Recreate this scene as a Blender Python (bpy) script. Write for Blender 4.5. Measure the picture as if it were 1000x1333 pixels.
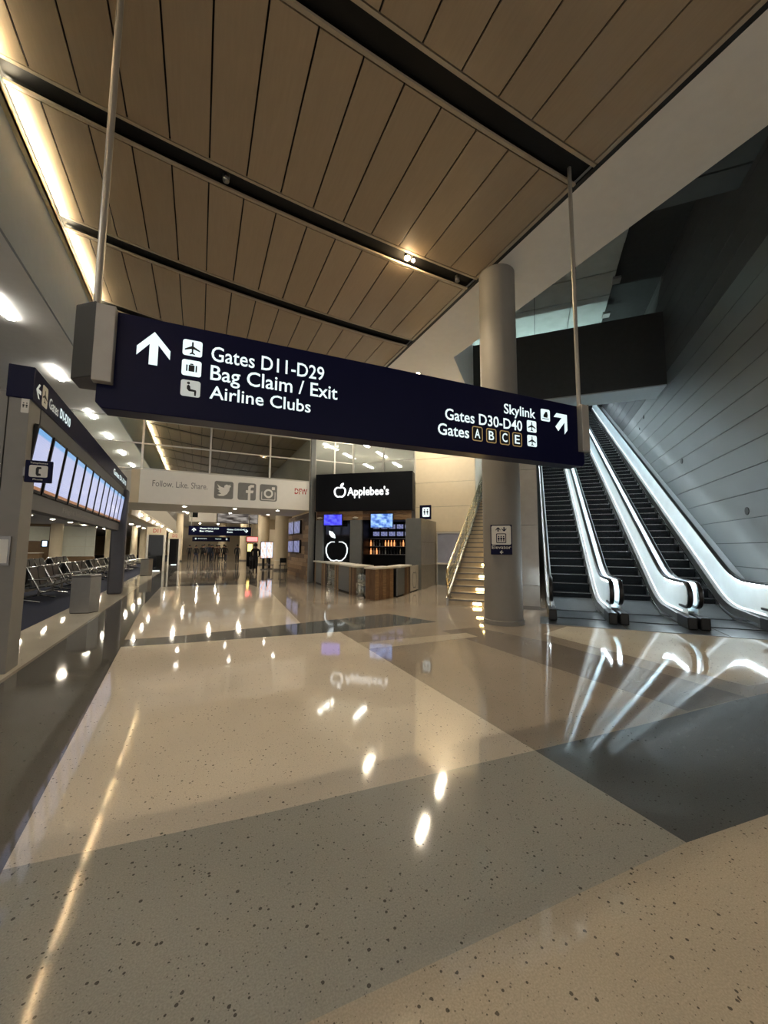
import bpy, bmesh, math, random
from mathutils import Vector, Matrix
random.seed(7)
for o in list(bpy.data.objects): bpy.data.objects.remove(o)
scene = bpy.context.scene
COL = scene.collection
R = math.radians

# ------------------------------------------------------------------ camera
FPX = 503.0
cam_d = bpy.data.cameras.new('camera'); cam = bpy.data.objects.new('camera', cam_d); COL.objects.link(cam)
cam_d.sensor_fit = 'VERTICAL'; cam_d.sensor_height = 36.0; cam_d.lens = 36.0*FPX/1333.0
cam_d.clip_start = 0.05; cam_d.clip_end = 300
def cam_matrix(yaw, pitch, roll):
    y, p, r = R(yaw), R(pitch), R(roll)
    fw = Vector((math.sin(y)*math.cos(p), math.cos(y)*math.cos(p), math.sin(p)))
    ri = Vector((math.cos(y), -math.sin(y), 0)); up = ri.cross(fw)
    r2 = ri*math.cos(r)+up*math.sin(r); u2 = -ri*math.sin(r)+up*math.cos(r)
    m = Matrix((r2, u2, -fw)).transposed().to_4x4(); m.translation = (0, 0, 1.6)
    return m
cam.matrix_world = cam_matrix(25.5, 5.2, 0.35)
scene.camera = cam

# ------------------------------------------------------------------ world, exposure
w = bpy.data.worlds.new('world'); scene.world = w; w.use_nodes = True
bgn = w.node_tree.nodes['Background']
bgn.inputs[0].default_value = (1.0, 0.95, 0.88, 1); bgn.inputs[1].default_value = 0.32
scene.view_settings.view_transform = 'Standard'; scene.view_settings.look = 'None'
scene.view_settings.gamma = 1.0; scene.view_settings.use_curve_mapping = False
scene.view_settings.exposure = 1.40

def area_light(name, loc, size, size_y, power, color, rot=(0, 0, 0), spread=180):
    d = bpy.data.lights.new(name, 'AREA'); d.shape = 'RECTANGLE'; d.size = size; d.size_y = size_y
    d.energy = power; d.color = color; d.spread = R(spread)
    o = bpy.data.objects.new(name, d); COL.objects.link(o); o.location = loc; o.rotation_euler = rot
    return o
def spot_light(name, loc, power, color, angle=110, blend=0.8, radius=0.06, rot=(0, 0, 0)):
    d = bpy.data.lights.new(name, 'SPOT'); d.energy = power; d.color = color; d.spot_size = R(angle)
    d.spot_blend = blend; d.shadow_soft_size = radius
    o = bpy.data.objects.new(name, d); COL.objects.link(o); o.location = loc; o.rotation_euler = rot
    return o

# ------------------------------------------------------------------ materials
MATS = {}
def nt(name):
    m = bpy.data.materials.new(name); m.use_nodes = True
    n = m.node_tree.nodes; l = m.node_tree.links
    return m, n, l, n['Principled BSDF']
def mat(name, col, rough=0.5, metal=0.0, emit=None, estr=0.0, var=0.06, vscale=6.0, spec=0.5, rvar=0.0, trans=0.0, alpha=1.0, ior=1.45, aniso=None, perobj=0.0, bump=0.0):
    if name in MATS: return MATS[name]
    m, n, l, b = nt(name)
    b.inputs['Roughness'].default_value = rough; b.inputs['Metallic'].default_value = metal
    b.inputs['Specular IOR Level'].default_value = spec; b.inputs['IOR'].default_value = ior
    b.inputs['Transmission Weight'].default_value = trans; b.inputs['Alpha'].default_value = alpha
    tc = n.new('ShaderNodeNewGeometry')
    nz = n.new('ShaderNodeTexNoise'); nz.inputs['Scale'].default_value = vscale; nz.inputs['Detail'].default_value = 4
    if aniso:
        mp = n.new('ShaderNodeMapping'); mp.inputs['Scale'].default_value = aniso
        l.new(tc.outputs['Position'], mp.inputs['Vector']); l.new(mp.outputs[0], nz.inputs['Vector'])
    else:
        l.new(tc.outputs['Position'], nz.inputs['Vector'])
    mr = n.new('ShaderNodeMapRange'); mr.inputs[1].default_value = 0.25; mr.inputs[2].default_value = 0.75
    mr.inputs[3].default_value = 1-var; mr.inputs[4].default_value = 1+var
    l.new(nz.outputs['Fac'], mr.inputs[0])
    fac = mr.outputs[0]
    if perobj:
        oi = n.new('ShaderNodeObjectInfo'); m2 = n.new('ShaderNodeMapRange')
        m2.inputs[3].default_value = 1-perobj; m2.inputs[4].default_value = 1+perobj
        l.new(oi.outputs['Random'], m2.inputs[0])
        mu = n.new('ShaderNodeMath'); mu.operation = 'MULTIPLY'; l.new(fac, mu.inputs[0]); l.new(m2.outputs[0], mu.inputs[1]); fac = mu.outputs[0]
    vm = n.new('ShaderNodeVectorMath'); vm.operation = 'SCALE'; vm.inputs[0].default_value = col
    l.new(fac, vm.inputs['Scale']); l.new(vm.outputs[0], b.inputs['Base Color'])
    if rvar:
        r2 = n.new('ShaderNodeMapRange'); r2.inputs[3].default_value = rough-rvar; r2.inputs[4].default_value = rough+rvar
        l.new(nz.outputs['Fac'], r2.inputs[0]); l.new(r2.outputs[0], b.inputs['Roughness'])
    if bump:
        bp = n.new('ShaderNodeBump'); bp.inputs['Strength'].default_value = bump; bp.inputs['Distance'].default_value = 0.01
        l.new(nz.outputs['Fac'], bp.inputs['Height']); l.new(bp.outputs[0], b.inputs['Normal'])
    if emit:
        b.inputs['Emission Color'].default_value = (*emit, 1); b.inputs['Emission Strength'].default_value = estr
    MATS[name] = m
    return m

def terrazzo(name, col, chips=0.5, rough=0.055, chipdark=0.22):
    m, n, l, b = nt(name)
    g = n.new('ShaderNodeNewGeometry'); pos = g.outputs['Position']
    # fine aggregate tone
    nz = n.new('ShaderNodeTexNoise'); nz.inputs['Scale'].default_value = 130; nz.inputs['Detail'].default_value = 2; l.new(pos, nz.inputs['Vector'])
    nb = n.new('ShaderNodeTexNoise'); nb.inputs['Scale'].default_value = 0.9; nb.inputs['Detail'].default_value = 3; l.new(pos, nb.inputs['Vector'])
    m1 = n.new('ShaderNodeMapRange'); m1.inputs[1].default_value = .3; m1.inputs[2].default_value = .7; m1.inputs[3].default_value = .88; m1.inputs[4].default_value = 1.12; l.new(nz.outputs['Fac'], m1.inputs[0])
    m2 = n.new('ShaderNodeMapRange'); m2.inputs[1].default_value = .3; m2.inputs[2].default_value = .7; m2.inputs[3].default_value = .93; m2.inputs[4].default_value = 1.07; l.new(nb.outputs['Fac'], m2.inputs[0])
    mm = n.new('ShaderNodeMath'); mm.operation = 'MULTIPLY'; l.new(m1.outputs[0], mm.inputs[0]); l.new(m2.outputs[0], mm.inputs[1])
    sc = n.new('ShaderNodeVectorMath'); sc.operation = 'SCALE'; sc.inputs[0].default_value = col; l.new(mm.outputs[0], sc.inputs['Scale'])
    # dark chips: voronoi cells, only some of them
    def chip_layer(scale, thr, pick, prev, dark):
        v = n.new('ShaderNodeTexVoronoi'); v.inputs['Scale'].default_value = scale; l.new(pos, v.inputs['Vector'])
        sp = n.new('ShaderNodeSeparateColor'); l.new(v.outputs['Color'], sp.inputs[0])
        t = n.new('ShaderNodeMath'); t.operation = 'MULTIPLY'; t.inputs[1].default_value = thr; l.new(sp.outputs[1], t.inputs[0])
        a = n.new('ShaderNodeMath'); a.operation = 'LESS_THAN'; l.new(v.outputs['Distance'], a.inputs[0]); l.new(t.outputs[0], a.inputs[1])
        c = n.new('ShaderNodeMath'); c.operation = 'LESS_THAN'; l.new(sp.outputs[0], c.inputs[0]); c.inputs[1].default_value = pick
        mu = n.new('ShaderNodeMath'); mu.operation = 'MULTIPLY'; l.new(a.outputs[0], mu.inputs[0]); l.new(c.outputs[0], mu.inputs[1])
        mu2 = n.new('ShaderNodeMath'); mu2.operation = 'MULTIPLY'; l.new(mu.outputs[0], mu2.inputs[0]); mu2.inputs[1].default_value = 1-dark
        mx = n.new('ShaderNodeMix'); mx.data_type = 'RGBA'
        l.new(mu2.outputs[0], mx.inputs['Factor']); l.new(prev, mx.inputs['A']); mx.inputs['B'].default_value = (.035, .034, .03, 1)
        return mx.outputs['Result']
    o = chip_layer(60, .50, .13*chips, sc.outputs[0], chipdark)
    o = chip_layer(110, .48, .18*chips, o, .45)
    l.new(o, b.inputs['Base Color'])
    b.inputs['Roughness'].default_value = rough; b.inputs['Specular IOR Level'].default_value = 0.5; b.inputs['IOR'].default_value = 1.5
    # slight waviness of the polish
    nw = n.new('ShaderNodeTexNoise'); nw.inputs['Scale'].default_value = 2.2; nw.inputs['Detail'].default_value = 1.5; l.new(pos, nw.inputs['Vector'])
    bp = n.new('ShaderNodeBump'); bp.inputs['Strength'].default_value = .05; bp.inputs['Distance'].default_value = .012
    l.new(nw.outputs['Fac'], bp.inputs['Height']); l.new(bp.outputs[0], b.inputs['Normal'])
    MATS[name] = m; return m

def glow(name, col, s): return mat(name, (0.8, 0.8, 0.8), .4, emit=col, estr=s, var=0.0)

terrazzo('tz_tan', (.66, .60, .505), .5)
terrazzo('tz_cream', (.50, .445, .355), .7)
terrazzo('tz_grey', (.385, .38, .34), .7)
terrazzo('tz_slate', (.12, .13, .135), .5)
terrazzo('tz_dark', (.13, .125, .112), .4)
terrazzo('tz_taupe', (.33, .285, .235), .5)
terrazzo('tz_umber', (.20, .175, .15), .4)
terrazzo('tz_pale', (.60, .55, .45), .3)
mat('deck_metal', (.42, .44, .44), .6, metal=.3, var=.03)
mat('brass', (.62, .52, .34), .22, metal=1.0, var=.1)
mat('carpet', (.012, .018, .045), .95, var=.5, vscale=40)
mat('wood_ceiling', (.375, .28, .18), .42, var=.05, vscale=4, aniso=(8, .6, 1), perobj=.05)
mat('ceil_trim', (.42, .34, .24), .4)
mat('void', (.012, .012, .012), .6, var=.1)
mat('slot_metal', (.007, .007, .007), .5, spec=.25)
mat('bulkhead_paint_and_shade', (.075, .077, .078), .55, var=.06, spec=.2)
mat('cove_wall', (.33, .38, .42), .6, var=.03)
mat('white_paint', (.62, .60, .55), .6, var=.03)
mat('grey_paint', (.80, .80, .78), .6, var=.03)
mat('soffit_paint', (.80, .755, .69), .55, var=.03)
mat('cove_trim', (.6, .5, .3), .5)
mat('concrete_panel', (.112, .117, .115), .4, var=.10, vscale=1.2, rvar=.08)
mat('charcoal', (.050, .052, .052), .6, var=.1, spec=.2)
mat('slate_paint', (.10, .12, .13), .6, var=.12, vscale=1.5)
mat('metal_soffit', (.50, .52, .52), .55, metal=.2, var=.03)
mat('station_panel', (.42, .46, .45), .4, var=.12, vscale=1.5)
mat('cream_panel', (.66, .57, .42), .55, var=.03)
mat('column_paint', (.25, .235, .215), .6, var=.03)
mat('navy', (.0045, .0055, .032), .35, var=.05, spec=.12)
mat('bracket_grey', (.36, .34, .31), .45, metal=.1)
mat('bracket_shade', (.075, .073, .068), .5, metal=.1)
mat('rod_metal', (.42, .40, .36), .35, metal=.6)
mat('steel', (.50, .49, .47), .28, metal=1.0, var=.08, vscale=5, rvar=.06)
mat('steel_dark', (.22, .21, .20), .32, metal=.9, var=.1)
mat('chrome', (.75, .75, .75), .12, metal=1.0)
mat('aluminium', (.58, .57, .54), .35, metal=.6)
mat('black_plastic', (.012, .012, .013), .4)
mat('rubber', (.008, .008, .009), .28, spec=.6)
mat('pier_grey', (.21, .20, .185), .5, var=.04)
mat('pier_blue', (.085, .085, .10), .4, metal=.2)
mat('board_grey', (.10, .10, .105), .45)
mat('glass', (.9, .95, .93), .03, trans=1.0, ior=1.45, var=0)
mat('step_metal', (.0045, .005, .0055), .6, spec=.06, var=.25, vscale=30)
mat('plate_metal', (.05, .054, .056), .30, metal=.6, var=.15, vscale=3)
mat('stone_step', (.55, .46, .33), .5, var=.08)
mat('brown_wall', (.20, .125, .065), .5, var=.1)
mat('white_board', (.72, .74, .66), .5, var=.03)
mat('banner_white', (.86, .84, .79), .6, var=.02)
mat('icon_grey', (.22, .22, .21), .6)
mat('icon_red', (.45, .03, .03), .6)
mat('kiosk_black', (.006, .007, .010), .5, spec=.15)
mat('kiosk_grey', (.17, .18, .18), .45)
mat('counter_stone', (.72, .68, .60), .3)
mat('seat_black', (.015, .015, .016), .38, var=.2)
for i, c in enumerate([(.16, .09, .045), (.26, .155, .075), (.10, .058, .032), (.34, .22, .12)]):
    mat('plank%d' % i, c, .6, var=.35, vscale=5, aniso=(1, 1, 9) if i % 2 else (9, 9, 1))
mat('post_wood', (.17, .09, .042), .6, var=.5, vscale=7, aniso=(6, 6, .7))
mat('dark_glass', (.01, .011, .013), .06, spec=.6)
glow('sign_white', (.72, .95, 1.0), .34)
mat('sign_white_dim', (.75, .78, .76), .5, emit=(.8, .9, .9), estr=.10)
mat('sign_print', (.7, .68, .63), .5)
mat('sign_gold', (.55, .40, .18), .4, emit=(.6, .42, .18), estr=.10)
mat('sign_black', (.006, .006, .007), .5)
glow('cove_glow', (1.0, .84, .58), 70)
glow('lamp_warm', (1.0, .88, .70), 30)
glow('spot_warm', (1.0, .74, .42), 260)
glow('tube_white', (1.0, .95, .85), 24)
glow('escal_strip', (.78, .92, 1.0), 28)
glow('skirt_strip', (.78, .92, 1.0), .5)
glow('ceiling_fill_glow', (.75, 1.0, .93), 22)
glow('soffit_lamp', (1.0, .88, .66), 9)
glow('lounge_lens', (1.0, .90, .70), 90)
glow('stair_lamp', (1.0, .72, .30), 18)
glow('logo_white', (.95, .98, 1.0), .9)
glow('tv_blue', (.10, .10, .9), 1.6)
glow('screen_pale', (.55, .62, .95), .8)
glow('bottle_orange_lit', (1.0, .35, .10), .5)  # bar light on these bottles is put in as emission
glow('ad_screen', (.55, .75, 1.0), .7)
glow('red_glow', (1.0, .12, .12), 1.2)
glow('yellow_glow', (1.0, .65, .15), 1.2)

def screen_mat(name):
    # flight list: pale lilac page, blue heading, brown foot, faint rows; from the panel's own height coordinate
    m, n, l, b = nt(name)
    tc = n.new('ShaderNodeTexCoord'); sp = n.new('ShaderNodeSeparateXYZ'); l.new(tc.outputs['UV'], sp.inputs[0])
    r = n.new('ShaderNodeValToRGB'); r.color_ramp.interpolation = 'CONSTANT'; e = r.color_ramp.elements
    e[0].position = 0; e[0].color = (.30, .13, .06, 1); e[1].position = .055; e[1].color = (.46, .50, .74, 1)
    x = e.new(.90); x.color = (.18, .40, .72, 1)
    l.new(sp.outputs[1], r.inputs[0])
    wv = n.new('ShaderNodeMath'); wv.operation = 'MULTIPLY'; wv.inputs[1].default_value = 26*6.283; l.new(sp.outputs[1], wv.inputs[0])
    si = n.new('ShaderNodeMath'); si.operation = 'SINE'; l.new(wv.outputs[0], si.inputs[0])
    mr = n.new('ShaderNodeMapRange'); mr.inputs[1].default_value = .3; mr.inputs[2].default_value = .8; mr.inputs[3].default_value = 1.0; mr.inputs[4].default_value = .86; l.new(si.outputs[0], mr.inputs[0])
    vm = n.new('ShaderNodeVectorMath'); vm.operation = 'SCALE'; l.new(r.outputs[0], vm.inputs[0]); l.new(mr.outputs[0], vm.inputs['Scale'])
    l.new(vm.outputs[0], b.inputs['Emission Color']); b.inputs['Emission Strength'].default_value = .42
    b.inputs['Base Color'].default_value = (.02, .02, .02, 1); b.inputs['Roughness'].default_value = .2
    MATS[name] = m
screen_mat('flight_screen')
def tv_mat(name, c0, c1, s):
    m, n, l, b = nt(name)
    tc = n.new('ShaderNodeTexCoord'); nz = n.new('ShaderNodeTexNoise'); nz.inputs['Scale'].default_value = 3.5; l.new(tc.outputs['UV'], nz.inputs['Vector'])
    r = n.new('ShaderNodeValToRGB'); r.color_ramp.elements[0].position = .38; r.color_ramp.elements[1].position = .6
    r.color_ramp.elements[0].color = (*c0, 1); r.color_ramp.elements[1].color = (*c1, 1); l.new(nz.outputs['Fac'], r.inputs[0])
    l.new(r.outputs[0], b.inputs['Emission Color']); b.inputs['Emission Strength'].default_value = s
    b.inputs['Base Color'].default_value = (.02, .02, .02, 1); MATS[name] = m
tv_mat('tv_game', (.03, .02, .55), (.10, .12, 1.0), .55)
tv_mat('tv_news', (.03, .10, .35), (.30, .50, 1.0), .6)
tv_mat('ad_display', (.8, .35, .2), (.5, .75, 1.0), .7)
tv_mat('collage_print', (.03, .02, .02), (.55, .5, .45), .25)
tv_mat('dim_screen', (.10, .12, .30), (.35, .37, .62), .3)

mat('steel_bin', (.36, .345, .32), .38, metal=.7, var=.06); mat('stone_side', (.33, .30, .25), .35, var=.1)
mat('neon_apple', (.8, .8, .8), .4, emit=(.85, .97, 1), estr=.55, var=0); mat('frosted_blue', (.30, .32, .42), .35, var=.1, vscale=2)
mat('chrome_dim', (.5, .5, .49), .25, metal=.9)
mat('balustrade', (.80, .88, .90), .25, var=.06, vscale=2.0, spec=.6)
# ------------------------------------------------------------------ mesh helpers
class MB:
    def __init__(s): s.v = []; s.f = []; s.uv = {}
    def add(s, vs, fs):
        k = len(s.v); s.v += [tuple(v) for v in vs]; s.f += [tuple(i+k for i in f) for f in fs]; return s
    def box(s, x0, x1, y0, y1, z0, z1):
        vs = [(x, y, z) for z in (z0, z1) for y in (y0, y1) for x in (x0, x1)]
        return s.add(vs, [(0, 2, 3, 1), (4, 5, 7, 6), (0, 1, 5, 4), (2, 6, 7, 3), (0, 4, 6, 2), (1, 3, 7, 5)])
    def prism(s, poly, z0, z1):
        n = len(poly); vs = [(x, y, z0) for x, y in poly]+[(x, y, z1) for x, y in poly]
        return s.add(vs, [tuple(range(n))[::-1], tuple(range(n, 2*n))]+[(i, (i+1) % n, n+(i+1) % n, n+i) for i in range(n)])
    def fpoly(s, fr, poly, c0, c1):           # polygon in frame (o,r,u,n), extruded c0..c1 along n
        o, r, u, nn = fr; n = len(poly)
        vs = [o+r*a+u*b+nn*c0 for a, b in poly]+[o+r*a+u*b+nn*c1 for a, b in poly]
        return s.add(vs, [tuple(range(n))[::-1], tuple(range(n, 2*n))]+[(i, (i+1) % n, n+(i+1) % n, n+i) for i in range(n)])
    def frect(s, fr, a0, a1, b0, b1, c0, c1): return s.fpoly(fr, [(a0, b0), (a1, b0), (a1, b1), (a0, b1)], c0, c1)
    def fstrip(s, fr, inner, outer, c0, c1, closed=True):   # ring between two outlines
        o, r, u, nn = fr; n = len(inner)
        P = lambda q, c: o+r*q[0]+u*q[1]+nn*c
        vs = [P(q, c1) for q in inner]+[P(q, c1) for q in outer]+[P(q, c0) for q in inner]+[P(q, c0) for q in outer]
        fs = []
        for i in range(n if closed else n-1):
            j = (i+1) % n
            fs += [(i, j, n+j, n+i), (2*n+i, 3*n+i, 3*n+j, 2*n+j), (i, 2*n+i, 2*n+j, j), (n+i, n+j, 3*n+j, 3*n+i)]
        return s.add(vs, fs)
    def tube(s, pts, rad, seg=10, cap=True):
        pts = [Vector(p) for p in pts]; rings = []
        up = Vector((0, 0, 1))
        for i, p in enumerate(pts):
            d = (pts[min(i+1, len(pts)-1)]-pts[max(i-1, 0)]).normalized()
            a = d.cross(up)
            if a.length < .01: a = d.cross(Vector((1, 0, 0)))
            a.normalize(); b = a.cross(d)
            rr = rad[i] if isinstance(rad, (list, tuple)) else rad
            rings.append([p+a*rr*math.cos(2*math.pi*k/seg)+b*rr*math.sin(2*math.pi*k/seg) for k in range(seg)])
        vs = [q for rg in rings for q in rg]; fs = []
        for i in range(len(pts)-1):
            for k in range(seg): fs.append((i*seg+k, i*seg+(k+1) % seg, (i+1)*seg+(k+1) % seg, (i+1)*seg+k))
        if cap: fs += [tuple(range(seg))[::-1], tuple((len(pts)-1)*seg+k for k in range(seg))]
        return s.add(vs, fs)
    def lathe(s, prof, seg=32, c=(0, 0)):
        vs = [(c[0]+r*math.cos(2*math.pi*k/seg), c[1]+r*math.sin(2*math.pi*k/seg), z) for r, z in prof for k in range(seg)]; fs = []
        for i in range(len(prof)-1):
            for k in range(seg): fs.append((i*seg+k, i*seg+(k+1) % seg, (i+1)*seg+(k+1) % seg, (i+1)*seg+k))
        fs += [tuple(range(seg))[::-1], tuple((len(prof)-1)*seg+k for k in range(seg))]
        return s.add(vs, fs)
    def ribbon(s, lo, hi, x0, x1):            # lo/hi: lists of (y,z); solid between, x0..x1
        n = len(lo)
        vs = [(x0, *q) for q in lo]+[(x0, *q) for q in hi]+[(x1, *q) for q in lo]+[(x1, *q) for q in hi]; fs = []
        for i in range(n-1):
            fs += [(i, i+1, n+i+1, n+i), (2*n+i, 3*n+i, 3*n+i+1, 2*n+i+1), (i, 2*n+i, 2*n+i+1, i+1), (n+i, n+i+1, 3*n+i+1, 3*n+i)]
        fs += [(0, n, 3*n, 2*n), (n-1, 3*n-1, 4*n-1, 2*n-1)]
        return s.add(vs, fs)
    def mesh(s, name, smooth=False, fix=True):
        me = bpy.data.meshes.new(name); me.from_pydata(s.v, [], s.f)
        if fix:
            b = bmesh.new(); b.from_mesh(me); bmesh.ops.recalc_face_normals(b, faces=b.faces); b.to_mesh(me); b.free()
        if smooth:
            for p in me.polygons: p.use_smooth = True
            try: me.set_sharp_from_angle(angle=R(40))
            except Exception: pass
        return me
def link(name, me, m=None, parent=None):
    o = bpy.data.objects.new(name, me); COL.objects.link(o)
    if m is not None and me is not None and not me.materials: me.materials.append(MATS[m])
    if parent: o.parent = parent
    return o
def obj(name, mb, m, parent=None, smooth=False, bevel=0, fix=True):
    o = link(name, mb.mesh(name, smooth, fix), m, parent)
    if bevel:
        md = o.modifiers.new('bevel', 'BEVEL'); md.width = bevel; md.segments = 2; md.limit_method = 'ANGLE'; md.angle_limit = R(40)
    return o
def part_box(name, m, parent, x0, x1, y0, y1, z0, z1, bevel=0): return obj(name, MB().box(x0, x1, y0, y1, z0, z1), m, parent, bevel=bevel)
def tag(o, label, cat, group=None):
    o['label'] = label; o['category'] = cat
    if group: o['group'] = group
    return o
def thing(name, label, cat, loc=(0, 0, 0), rotz=0, group=None):
    o = bpy.data.objects.new(name, None); COL.objects.link(o); o.location = loc; o.rotation_euler = (0, 0, rotz); o.empty_display_size = .2
    return tag(o, label, cat, group)
def struct(o, label=None):
    o['kind'] = 'structure'
    if label: o['label'] = label
    return o
def dup(root, loc, rotz, label, group=None):
    r = root.copy(); COL.objects.link(r); r.location = loc; r.rotation_euler = (0, 0, rotz); r['label'] = label
    if group: r['group'] = group
    for ch in list(root.children):
        c = ch.copy(); COL.objects.link(c); c.parent = r
        for g in list(ch.children):
            d = g.copy(); COL.objects.link(d); d.parent = c
    return r
def panel_uv(name, m, parent, fr, a0, a1, b0, b1, c):
    o_, r, u, n = fr
    me = bpy.data.meshes.new(name)
    me.from_pydata([tuple(o_+r*a+u*b+n*c) for a, b in ((a0, b0), (a1, b0), (a1, b1), (a0, b1))], [], [(0, 1, 2, 3)])
    uv = me.uv_layers.new(name='UVMap')
    for i, q in enumerate(((0, 0), (1, 0), (1, 1), (0, 1))): uv.data[i].uv = q
    return link(name, me, m, parent)
V = Vector
def frame(o, r, u=(0, 0, 1)):
    r = V(r).normalized(); u = V(u).normalized(); return (V(o), r, u, r.cross(u))   # normal points to the viewer
# text: built-in font turned into a mesh, fitted to cap height and width
_cap = {}
def text_verts(body, bold=0.0):
    cu = bpy.data.curves.new('t', 'FONT'); cu.body = body; cu.size = 1; cu.offset = bold; cu.resolution_u = 3; cu.fill_mode = 'FRONT'
    o = bpy.data.objects.new('t', cu); COL.objects.link(o)
    bpy.context.view_layer.update()
    me = bpy.data.meshes.new_from_object(o.evaluated_get(bpy.context.evaluated_depsgraph_get()))
    vs = [v.co.copy() for v in me.vertices]; fs = [tuple(p.vertices) for p in me.polygons]
    bpy.data.objects.remove(o); bpy.data.curves.remove(cu); bpy.data.meshes.remove(me)
    return vs, fs
def text(name, body, fr, a0, a1, b0, cap, c, m, parent, bold=0.009, shear=0):
    if bold not in _cap:
        vs, _ = text_verts('H', bold); _cap[bold] = (min(v.y for v in vs), max(v.y for v in vs))
    vs, fs = text_verts(body, bold)
    lo, hi = _cap[bold]; sy = cap/(hi-lo)
    x0 = min(v.x for v in vs); x1 = max(v.x for v in vs); sx = (a1-a0)/(x1-x0)
    o, r, u, n = fr
    mb = MB(); mb.add([o+r*(a0+(v.x-x0)*sx)+u*(b0+(v.y-lo)*sy)+n*c for v in vs], fs)
    return obj(name, mb, m, parent, fix=False)
def circ(cx, cy, r, n=20, a0=0, a1=2*math.pi): return [(cx+r*math.cos(a0+(a1-a0)*i/n), cy+r*math.sin(a0+(a1-a0)*i/n)) for i in range(n)]
def rrect(a0, a1, b0, b1, r, n=4):
    out = []
    for cx, cy, s in ((a1-r, b1-r, 0), (a0+r, b1-r, 1), (a0+r, b0+r, 2), (a1-r, b0+r, 3)):
        for i in range(n+1):
            t = math.pi/2*(s+i/n); out.append((cx+r*math.cos(t), cy+r*math.sin(t)))
    return out
def T(poly, a, b, s, sy=None): return [(a+x*s, b+y*(sy or s)) for x, y in poly]
ANG = R(47); EV = V((math.sin(ANG), math.cos(ANG), 0)); PV = V((math.cos(ANG), -math.sin(ANG), 0))
def ew(p, e, z=0): q = PV*p+EV*e; return V((q.x, q.y, z))
def e2(p, e): q = PV*p+EV*e; return (q.x, q.y)

# icon outlines in a unit cell (-.5...5)
ARROW_UP = [(-.5, .0), (0, .5), (.5, .0), (.5, -.27), (.13, .12), (.13, -.5), (-.13, -.5), (-.13, .12), (-.5, -.27)]
PLANE = [(0, .42), (.05, .34), (.05, .12), (.42, -.1), (.42, -.18), (.05, -.06), (.04, -.28), (.15, -.36), (.15, -.42), (0, -.38),
         (-.15, -.42), (-.15, -.36), (-.04, -.28), (-.05, -.06), (-.42, -.18), (-.42, -.1), (-.05, .12), (-.05, .34)]
SEATED = [(-.10, .22), (-.02, .12), (.0, -.04), (.28, -.07), (.32, -.14), (.30, -.42), (.22, -.42), (.2, -.18), (-.08, -.18), (-.2, -.05), (-.2, .15)]
PERSON = [(-.16, .28), (.16, .28), (.2, -.05), (.13, -.05), (.12, .1), (.12, -.5), (.02, -.5), (.02, -.12), (-.02, -.12), (-.02, -.5), (-.12, -.5), (-.12, .1), (-.13, -.05), (-.2, -.05)]
def rot2(poly, a): c, s = math.cos(a), math.sin(a); return [(x*c-y*s, x*s+y*c) for x, y in poly]

# ================================================================== SETTING
# ---- floor: one slab; terrazzo fields laid in it as thin inlays
floor = struct(obj('floor', MB().prism([(-2.05, -9), (32, -9), (32, 78), (-2.05, 78)], -.2, 0), 'tz_taupe'))
def field(m, poly, lvl=1): return obj('terrazzo_field', MB().prism(poly, -.01, .0006*lvl), m, floor)
XL = lambda y: -0.72-.55*min(1, max(0, (y-1)/11))     # slightly curving edge of the dark border strip
ys = [-9, 0, 2.5, 4, 5.5, 7.5, 9, 12, 20, 78]
field('tz_dark', [(-2.0, -9), (-2.0, 78)]+[(XL(y), y) for y in ys[::-1]])
def strip_l(m, y0, y1, x1, lvl=1): field(m, [(XL(y0), y0), (x1, y0), (x1, y1), (XL((y0+y1)/2), (y0+y1)/2), (XL(y1), y1)], lvl)
SEAM = 2.48
field('tz_cream', [(XL(-9), -9), (8.5, -9), (8.5, 1.0), (3.24, 1.24), (SEAM, 1.33), (.4, 1.42), (XL(1.5), 1.47)])
field('tz_grey', [(XL(1.5), 1.47), (.4, 1.42), (SEAM, 1.33), (SEAM, 2.39), (1.2, 2.49), (.45, 2.54), (XL(2.6), 2.67)])
field('tz_slate', [(SEAM, 1.33), (3.24, 1.24), (9.5, .9), (9.5, 1.9), (5.3, 2.24), (3.66, 2.31), (SEAM, 2.39)])
field('tz_tan', [(XL(2.67), 2.67), (.45, 2.54), (1.2, 2.49), (SEAM, 2.39), (SEAM, 7.12), (1.0, 7.25), (-.3, 7.36), (XL(7.47), 7.47), (XL(5.5), 5.5), (XL(4), 4)])
field('tz_slate', [(XL(7.5), 7.47), (-.3, 7.36), (1.0, 7.25), (SEAM, 7.12), (4.7, 7.2), (4.2, 8.55), (2.9, 8.35), (1, 8.12), (-.2, 7.95), (XL(8), 8.0)])
field('tz_tan', [(XL(8), 8.0), (-.2, 7.95), (1, 8.12), (2.0, 8.24), (2.35, 14.0), (2.0, 17.5), (XL(17), 17.5), (XL(12), 12)])
field('tz_cream', [(SEAM, 5.74), (4.62, 5.72), (4.62, 6.06), (SEAM, 6.18)], 3)
field('tz_umber', [(4.45, 2.30), (5.45, 2.23), (5.5, 4.8), (5.1, 6.4), (4.3, 6.4), (4.35, 4.5)], 2)
field('tz_pale', [(5.9, 2.4), (9.4, 2.0), (9.4, 3.4), (6.9, 5.7), (5.9, 5.4)], 1)
for k in range(7):                     # cross bands of the far concourse
    y = 19.5+k*6.5
    field('tz_tan' if k % 2 else 'tz_umber', [(XL(20), y), (4.4, y), (4.4, y+2.2), (XL(20), y+2.2)])
field('tz_dark', [(XL(18), 17.7), (4.4, 17.7), (4.4, 18.6), (XL(18), 18.6)], 2)
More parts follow.
